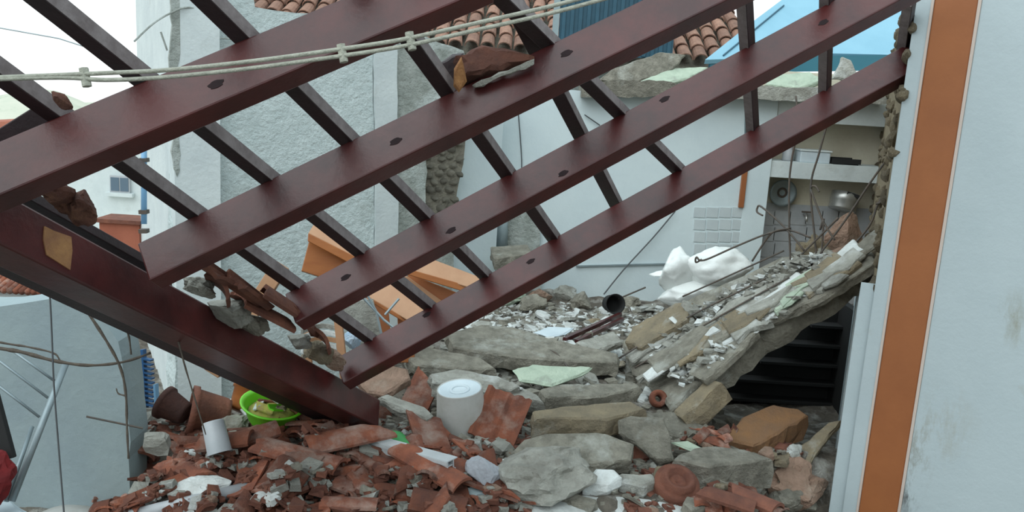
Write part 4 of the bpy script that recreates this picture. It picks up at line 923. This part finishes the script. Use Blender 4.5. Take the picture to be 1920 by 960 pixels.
# ================================================================ BEHIND: ROOFS, PANELS, HOUSES
RO = PY(1300, 118, 9.7)
TR_ = empty('tiled_roof', V((-3.2, 9.7, RO.z)), 'weathered brown clay tile roof behind the ruined room', 'roof')
ang = math.radians(26); rdir = V((0, math.cos(ang), math.sin(ang))); rnorm = V((0, -math.sin(ang), math.cos(ang)))
mb = MB(); mb.prism([V((-3.4, 9.72, RO.z-0.04)), V((2.62, 9.72, RO.z-0.04)), V((2.62, 9.72, RO.z-0.04))+rdir*2.7, V((-3.4, 9.72, RO.z-0.04))+rdir*2.7], rnorm, 0.06); mb.build('roof_deck', mortar, TR_)
mb = MB(); mb.box((-3.3, 9.85, -1), (2.55, 10.1, RO.z)); mb.build('house_wall', stucco_g, TR_)
me = MB(); nseg = 7; vs = []
for y in (0, 0.34):
    for k in range(nseg+1):
        t = math.pi*k/nseg; r_ = 0.082 if y == 0 else 0.068; vs.append(V((-math.cos(t)*r_, y, math.sin(t)*r_*0.9+(0.0 if y else 0.018))))
    for k in range(nseg+1):
        t = math.pi*k/nseg; r_ = 0.070 if y == 0 else 0.056; vs.append(V((-math.cos(t)*r_, y, math.sin(t)*r_*0.9-0.002+(0.0 if y else 0.018))))
n1 = nseg+1; fs = []
for k in range(nseg):
    fs += [(k, k+1, 2*n1+k+1, 2*n1+k), (n1+k, 3*n1+k, 3*n1+k+1, n1+k+1), (k, n1+k, n1+k+1, k+1), (2*n1+k, 2*n1+k+1, 3*n1+k+1, 3*n1+k)]
fs += [(0, 2*n1, 3*n1, n1), (nseg, n1+nseg, 3*n1+nseg, 2*n1+nseg)]
me.add(vs, fs); tme = me.mesh('roof_tile'); tme.materials.append(rooftile)
rr = random.Random(8)
for j in range(9):
    for i in range(33):
        x = -3.3+i*0.181+rr.uniform(-.008, .008)
        o = put('tile', tme, None, V((x, 9.66, RO.z))+rdir*(j*0.29)+rnorm*(0.01+rr.uniform(0, 0.008)), (ang, rr.uniform(-.04, .04), rr.uniform(-.05, .05)), parent=TR_)
# petrol-blue ribbed shutter and light blue sheet roof
SH = empty('blue_shutter', PY(1140, 90, 9.3), 'petrol blue ribbed metal shutter panel above the inner wall', 'shutter')
a = PY(1046, 88, 9.3); b = PY(1262, 88, 9.3)
mb = MB(); mb.box((a.x, 9.3, a.z-0.06), (b.x, 9.34, a.z+1.3)); mb.build('panel', teal, SH)
for i in range(14):
    x = a.x+(b.x-a.x)*(i+0.5)/14; mb = MB(); mb.box((x-0.02, 9.28, a.z-0.05), (x+0.02, 9.30, a.z+1.3)); mb.build('rib', teal, SH, bevel=0.005)
mb = MB(); mb.box((a.x-0.07, 9.28, a.z-0.3), (a.x-0.005, 9.36, a.z+1.3)); mb.build('post', low_m, SH)
BS = empty('blue_sheet_roof', PY(1500, 125, 9.4), 'light blue metal sheet roof at the upper right', 'roof')
bn_ = V((0, -0.55, 0.83)).normalized(); ba = PY(1520, 118, 9.1)
def onB(px, py, h=0): return PP(px, py, ba+bn_*h, bn_)
mb = MB(); mb.prism([onB(x, y) for x, y in ((1322, 112), (1420, 34), (1500, -26), (1745, -26), (1722, 104), (1560, 100), (1440, 108))], bn_, 0.05); mb.build('sheet', sky_b, BS)
for (x0_, y0_), (x1_, y1_) in (((1356, 104), (1470, 10)), ((1500, 98), (1590, -20))):
    mb = MB(); mb.beam(onB(x0_, y0_, 0.01), onB(x1_, y1_, 0.01), bn_, 0.012, 0.012); mb.build('seam', teal, BS)
mb = MB(); p, q = onB(1330, 113, -0.05), onB(1722, 108, -0.05); mb.beam(V((p.x, p.y-0.02, p.z-0.05)), V((q.x, q.y-0.02, q.z-0.05)), Z, 0.05, 0.16); mb.build('fascia', teal2, BS)
# debris lying on the broken roof edge of the room
def top(name, label, pts, y, n, th, mat, seed): 
    px = sum(p_[0] for p_ in pts)/len(pts); py = sum(p_[1] for p_ in pts)/len(pts)
    return px_slab(name, label, 'slab', pts, 0, th, mat, n, seed, anchor=PY(px, py, y))
top('concrete_slab', 'grey-green slab tilted on the roof edge with a pale rim', [(1124, 150), (1150, 128), (1240, 97), (1286, 102), (1262, 130), (1180, 160)], 8.35, (0.1, -.9, .45), 0.07, conc, 91)
top('plaster_sheet', 'flat pale green plaster sheet on the roof edge right of the tilted slab', [(1196, 154), (1262, 126), (1328, 126), (1292, 146), (1240, 158)], 8.3, (0, -.5, .85), 0.04, green_p, 92)
top('concrete_slab', 'pale broken piece on the roof edge between two battens', [(1434, 158), (1452, 140), (1520, 134), (1544, 150), (1500, 166)], 8.3, (0, -.6, .8), 0.06, green_p, 93)
top('plaster_sheet', 'small pale plate standing upright above the lowest rafter', [(1562, 146), (1580, 106), (1596, 112), (1610, 140), (1584, 150)], 8.3, (0.1, -.9, .3), 0.04, conc_l, 94)
top('concrete_slab', 'dark grey ledge piece under the tilted slab on the roof edge', [(1120, 168), (1130, 152), (1230, 154), (1250, 164), (1180, 172)], 8.25, (0, -.6, .8), 0.07, conc, 95)
# white house far left with window; red parapet; lower red roof
HO = empty('white_house', PY(200, 420, 14), 'white house with a small window far behind the left rafter', 'house')
a = PY(125, 330, 14); b = PY(290, 330, 14); zt = PY(200, 255, 14).z
mb = MB(); mb.box((a.x, 14, -3), (b.x+0.6, 17, zt)); mb.build('wall', white_w, HO)
mb = MB(); mb.box((a.x-0.1, 13.9, zt), (b.x+0.7, 17.1, zt+0.1)); mb.build('roof_slab', conc_l, HO)
a = PY(208, 328, 14); b = PY(246, 362, 14)
wv = MB(); wv.box((a.x, 13.95, b.z), (b.x, 14.02, a.z)); wo = wv.build('window', tile_w, HO)
for t0, t1 in ((0.06, 0.47), (0.53, 0.94)):
    mb = MB(); mb.box((a.x+(b.x-a.x)*t0, 13.94, b.z+0.03), (a.x+(b.x-a.x)*t1, 13.96, a.z-0.03)); mb.build('pane', glass, wo)
mb = MB(); mb.box((a.x-0.06, 13.9, b.z-0.06), (b.x+0.06, 14, b.z)); mb.build('sill', white_w, HO)
a = PY(186, 416, 9); b = PY(262, 470, 9)
RP = empty('red_parapet', PY(225, 470, 9), 'brick-red parapet wall seen below the white house', 'parapet')
mb = MB(); mb.box((a.x, 9, b.z-2), (b.x, 9.3, a.z)); mb.build('wall', brickred, RP)
mb = MB(); mb.box((a.x-0.03, 8.96, a.z), (b.x+0.03, 9.34, a.z+0.04)); mb.build('coping', terra_d, RP)
LR = empty('low_red_roof', PY(50, 550, 9), 'small red tiled roof glimpsed above the low pale wall', 'roof')
a = PY(6, 546, 9); b = PY(96, 546, 9)
mb = MB(); mb.box((a.x-0.3, 9.1, -3), (b.x-0.05, 10.5, a.z)); mb.build('wall', white_w, LR)
for k in range(12):
    x = a.x-0.2+(b.x-a.x+0.2)*k/11; mb = MB(); mb.tube([V((x, 9, a.z)), V((x+0.05, 10.4, a.z+0.42))], 0.035, 8); mb.build('tile', terra, LR, True)
HB = empty('distant_house', PY(10, 300, 22), 'pale distant house with red roof at the far left edge', 'house')
a = PY(-40, 300, 22); b = PY(22, 250, 22)
mb = MB(); mb.box((a.x, 22, -3), (b.x, 25, b.z-0.3)); mb.build('wall', white_w, HB)
mb = MB(); mb.prism([V((a.x-0.1, 21.9, b.z-0.3)), V((b.x+0.1, 21.9, b.z-0.3)), V((b.x-0.5, 21.9, b.z+0.25)), V((a.x-0.1, 21.9, b.z+0.25))], V((0, -1, 0)), 3.2); mb.build('roof', brickred, HB)
# drainpipe and blue louvre shutter on the house side
DP_ = empty('drainpipe', P(268, 420, 6.7), 'pale blue drainpipe on the shaded side of the rough white house', 'pipe')
mb = MB(); mb.tube([P(270, 215, 6.5), P(270, 420, 6.5)], 0.022, 10); mb.build('pipe', pipe_b, DP_, True)
for y in (300, 397, 433):
    mb = MB(); c = P(270, y, 6.5); mb.beam(c-rgt*0.03, c+rgt*0.03, Z, 0.06, 0.03); mb.build('bracket', steel, DP_)
LS = empty('louvre_shutter', P(275, 780, 5.1), 'deep blue louvred shutter standing behind the end of the low wall', 'shutter')
mb = MB(); mb.beam(P(268, 655, 5.1), P(274, 785, 5.1), -fwd, 0.02, 0.05); mb.build('stile', blue_d, LS)
mb = MB(); mb.beam(P(292, 720, 5.1), P(296, 785, 5.1), -fwd, 0.012, 0.05); mb.build('stile', pipe_b, LS)
for k in range(13):
    y = 672+k*8.5; mb = MB(); c = P(274+k*0.5, y, 5.1); mb.beam(c-rgt*0.01, c+rgt*0.035-upv*0.012, -fwd, 0.010, 0.05); mb.build('slat', blue_d, LS)
# ================================================================ LEFT FOREGROUND: rail, vines, wires
RK = empty('metal_rack', P(30, 935, 3.75), 'grey metal tube with thin rods leaning against the low pale wall', 'rack')
mb = MB(); mb.tube([P(22, 940, 3.7), P(124, 680, 3.95)], 0.015, 10); mb.build('tube', galv, RK, True)
mb = MB(); mb.tube([P(12, 940, 3.7), P(60, 800, 3.9)], 0.010, 8); mb.build('tube', galv, RK, True)
for a, b in (((-30, 655), (90, 746)), ((20, 655), (102, 714)), ((-30, 702), (74, 782))):
    mb = MB(); mb.tube([P(*a, 3.92), P(*b, 3.95)], 0.006, 6); mb.build('rod', galv, RK, True)
for k, (pts, d, r_, lb) in enumerate((
    ([(-300, 600), (-30, 648), (40, 660), (100, 676), (165, 685), (230, 679), (282, 662)], 3.5, 0.010, 'thick dry vine stem crossing the low pale wall'),
    ([(-260, 590), (-10, 640), (50, 650), (100, 662), (112, 676)], 3.5, 0.006, 'thin vine twig running above the thick vine stem'),
    ([(20, 482), (60, 505), (95, 535), (130, 548), (160, 580), (200, 640), (226, 690), (236, 740), (238, 800), (241, 860)], 3.45, 0.008, 'long dry vine hanging down past the end of the low pale wall'),
    ([(150, 552), (190, 560), (222, 590), (240, 625), (246, 665)], 3.45, 0.006, 'curling vine twig near the top end of the low pale wall'),
    ([(318, 470), (322, 560), (330, 620), (345, 680), (366, 750), (386, 815)], 3.3, 0.005, 'thin tan vine dangling in front of the main beam'),
    ([(236, 742), (222, 738), (218, 728)], 3.45, 0.004, 'short side twig on the hanging vine'),
    ([(250, 610), (284, 602), (308, 610)], 3.4, 0.005, 'bent twig under the main beam'))):
    mb = MB(); q = smoothpts([P(x, y, d) for x, y in pts], 5); n_ = len(q)
    mb.tube(q, [r_*(1-0.5*i/n_)*(1+0.18*math.sin(i*1.7)) for i in range(n_)], 6); tag(mb.build('vine', vine_m, None, True), lb, 'vine')
mb = MB(); mb.tube(smoothpts([P(90, 500, 3.3), P(96, 600, 3.3), P(101, 720, 3.3), P(110, 840, 3.3), P(121, 975, 3.3)], 4), 0.0035, 5); tag(mb.build('wire', wire_m), 'thin wire hanging vertically in front of the low pale wall', 'wire')
mb = MB(); mb.tube([PY(162, 781, 3.85), PY(268, 803, 3.9)], 0.005, 6); tag(mb.build('thin_rod', steel), 'thin dark rod sticking out near the end of the low pale wall', 'rod')
p = PH(120, 985); lathe_part('basin', [(0.21, -0.08), (0.215, -0.07), (0.20, -0.03), (0.15, 0.03), (0.07, 0.05), (0, 0.052)], p+Z*0.0, (0.05, 0, 0), bucket_m, None, 32, 'upturned off-white basin at the bottom left edge', 'basin')
o = link('red_bag', rock_mesh('red_bag', (0.10, 0.09, 0.14), 51, 0.3), red_f); o.location = P(-24, 895, 3.6); tag(o, 'red fabric bundle cut off by the left edge', 'bag')
mb = MB(); mb.beam(P(-14, 740, 3.65), P(18, 860, 3.65), -fwd, 0.05, 0.03); tag(mb.build('dark_board', darkm, None, bevel=0.004), 'dark board leaning above the red bundle', 'board')
S('white_sheet', 'white sheet edge in the extreme bottom left corner', [(-30, 940), (20, 938), (50, 958), (60, 990), (-30, 990)], 0.28, 0.02, bucket_b, (0, -.1, 1), 88, 'sheet')

# ================================================================ SMALL DEBRIS NOBODY COULD COUNT
def crumbs(name, label, cat, n, sampler, mat, smin, smax, flat=1.0, seed=1, surf=None, heap=False):
    rr = random.Random(seed); mb = MB()
    while n > 0:
        px, py = sampler(rr); n -= 1
        if surf: p, up = surf(px, py)
        else:
            p = PH(px, py, heap)
            if p.y > 7.9 or ((p-WA).dot(wn) < 0.15 and p.x < WB.x+0.2) or (p-E0).dot(en) < 0.12 or (p.x > C0.x-0.15 and (p-C0).dot(rn) < 0.1) or (p.y > 3.85 and p.x < -1.6 and p.y < 4.2): continue
        s_ = rr.uniform(smin, smax)*(0.6+rr.random()**3)
        a = rr.uniform(0, 6.28); ax = V((math.cos(a), math.sin(a), rr.uniform(-.4, .4))).normalized()
        bx = ax.cross(V((rr.uniform(-.4, .4), rr.uniform(-.4, .4), 1))).normalized(); cx = ax.cross(bx)
        k = rr.uniform(0.5, 1.0); q = []
        for i in (-1, 1):
            for j in (-1, 1):
                for l in (-1, 1):
                    q.append(p+Z*s_*0.25*flat+(ax*i*rr.uniform(.5, 1.1)+bx*j*k*rr.uniform(.5, 1.1)+cx*l*0.6*flat*rr.uniform(.5, 1.1))*s_)
        mb.add(q, [(0, 1, 3, 2), (4, 6, 7, 5), (0, 4, 5, 1), (2, 3, 7, 6), (0, 2, 6, 4), (1, 5, 7, 3)])
    o = mb.build(name, mat); tag(o, label, cat, kind='stuff'); return o
crumbs('plaster_crumbs', 'white and grey plaster crumbs strewn over the room floor', 'rubble', 1500, lambda r: (r.uniform(840, 1330), r.uniform(560, 680)), white_p, 0.012, 0.04, 0.6, 1)
crumbs('concrete_crumbs', 'grey concrete crumbs between the slabs', 'rubble', 1500, lambda r: (r.uniform(680, 1560), r.uniform(560, 960)), conc, 0.012, 0.045, 0.9, 2)
crumbs('plaster_flakes', 'flat pale plaster flakes across the middle rubble', 'rubble', 500, lambda r: (r.uniform(820, 1300), r.uniform(575, 720)), conc_l, 0.03, 0.07, 0.35, 3)
crumbs('terracotta_crumbs', 'terracotta crumbs among the broken tiles', 'rubble', 1500, lambda r: (r.uniform(180, 1000), r.uniform(790, 985)), terra_d, 0.01, 0.035, 0.8, 4, None, True)
crumbs('mixed_crumbs', 'grey and white crumbs sprinkled through the tile heap', 'rubble', 600, lambda r: (r.uniform(180, 1000), r.uniform(790, 985)), conc_l, 0.012, 0.04, 0.7, 5, None, True)
crumbs('clay_crumbs', 'brown clay crumbs in the right corner rubble', 'rubble', 500, lambda r: (r.uniform(1180, 1580), r.uniform(800, 985)), terra_d, 0.01, 0.035, 0.8, 6)
def srf(px, py): return onS(px, py, 0.02+0.06*((px*7.3+py*3.1) % 1)), sn
crumbs('slab_crumbs', 'broken white and grey bits strewn on the tilted roof slab', 'rubble', 380, lambda r: ((lambda t, u: ((1285+340*t)*(1-u)+(1180+320*t)*u, (745-262*t)*(1-u)+(640-165*t)*u))(r.random(), r.uniform(0.1, 1))), conc_l, 0.012, 0.05, 0.6, 7, srf)
crumbs('slab_plaster_crumbs', 'chalky white plaster bits on the tilted roof slab', 'rubble', 230, lambda r: ((lambda t, u: ((1285+340*t)*(1-u)+(1180+320*t)*u, (745-262*t)*(1-u)+(640-165*t)*u))(r.random(), r.uniform(0.1, 1))), white_p, 0.012, 0.045, 0.5, 8, srf)

# loose wires curling out of the rubble below the lowest rafter
for pts, lb in (([(722, 700, .05), (730, 706, .12), (740, 700, .14), (790, 715, .08), (830, 716, .05)], 'curled steel wire below the lowest rafter'), ([(712, 735, .04), (716, 715, .14), (745, 706, .13), (768, 730, .05)], 'looped steel wire left of the bucket'), ([(985, 700, .08), (1010, 690, .12), (1040, 694, .12), (1072, 715, .05)], 'bent bar lying over the pale green plaster')):
    mb = MB(); mb.tube(smoothpts([PH(x, y)+Z*z for x, y, z in pts], 5), 0.006, 6); tag(mb.build('steel_wire', steel, None, True), lb, 'wire')
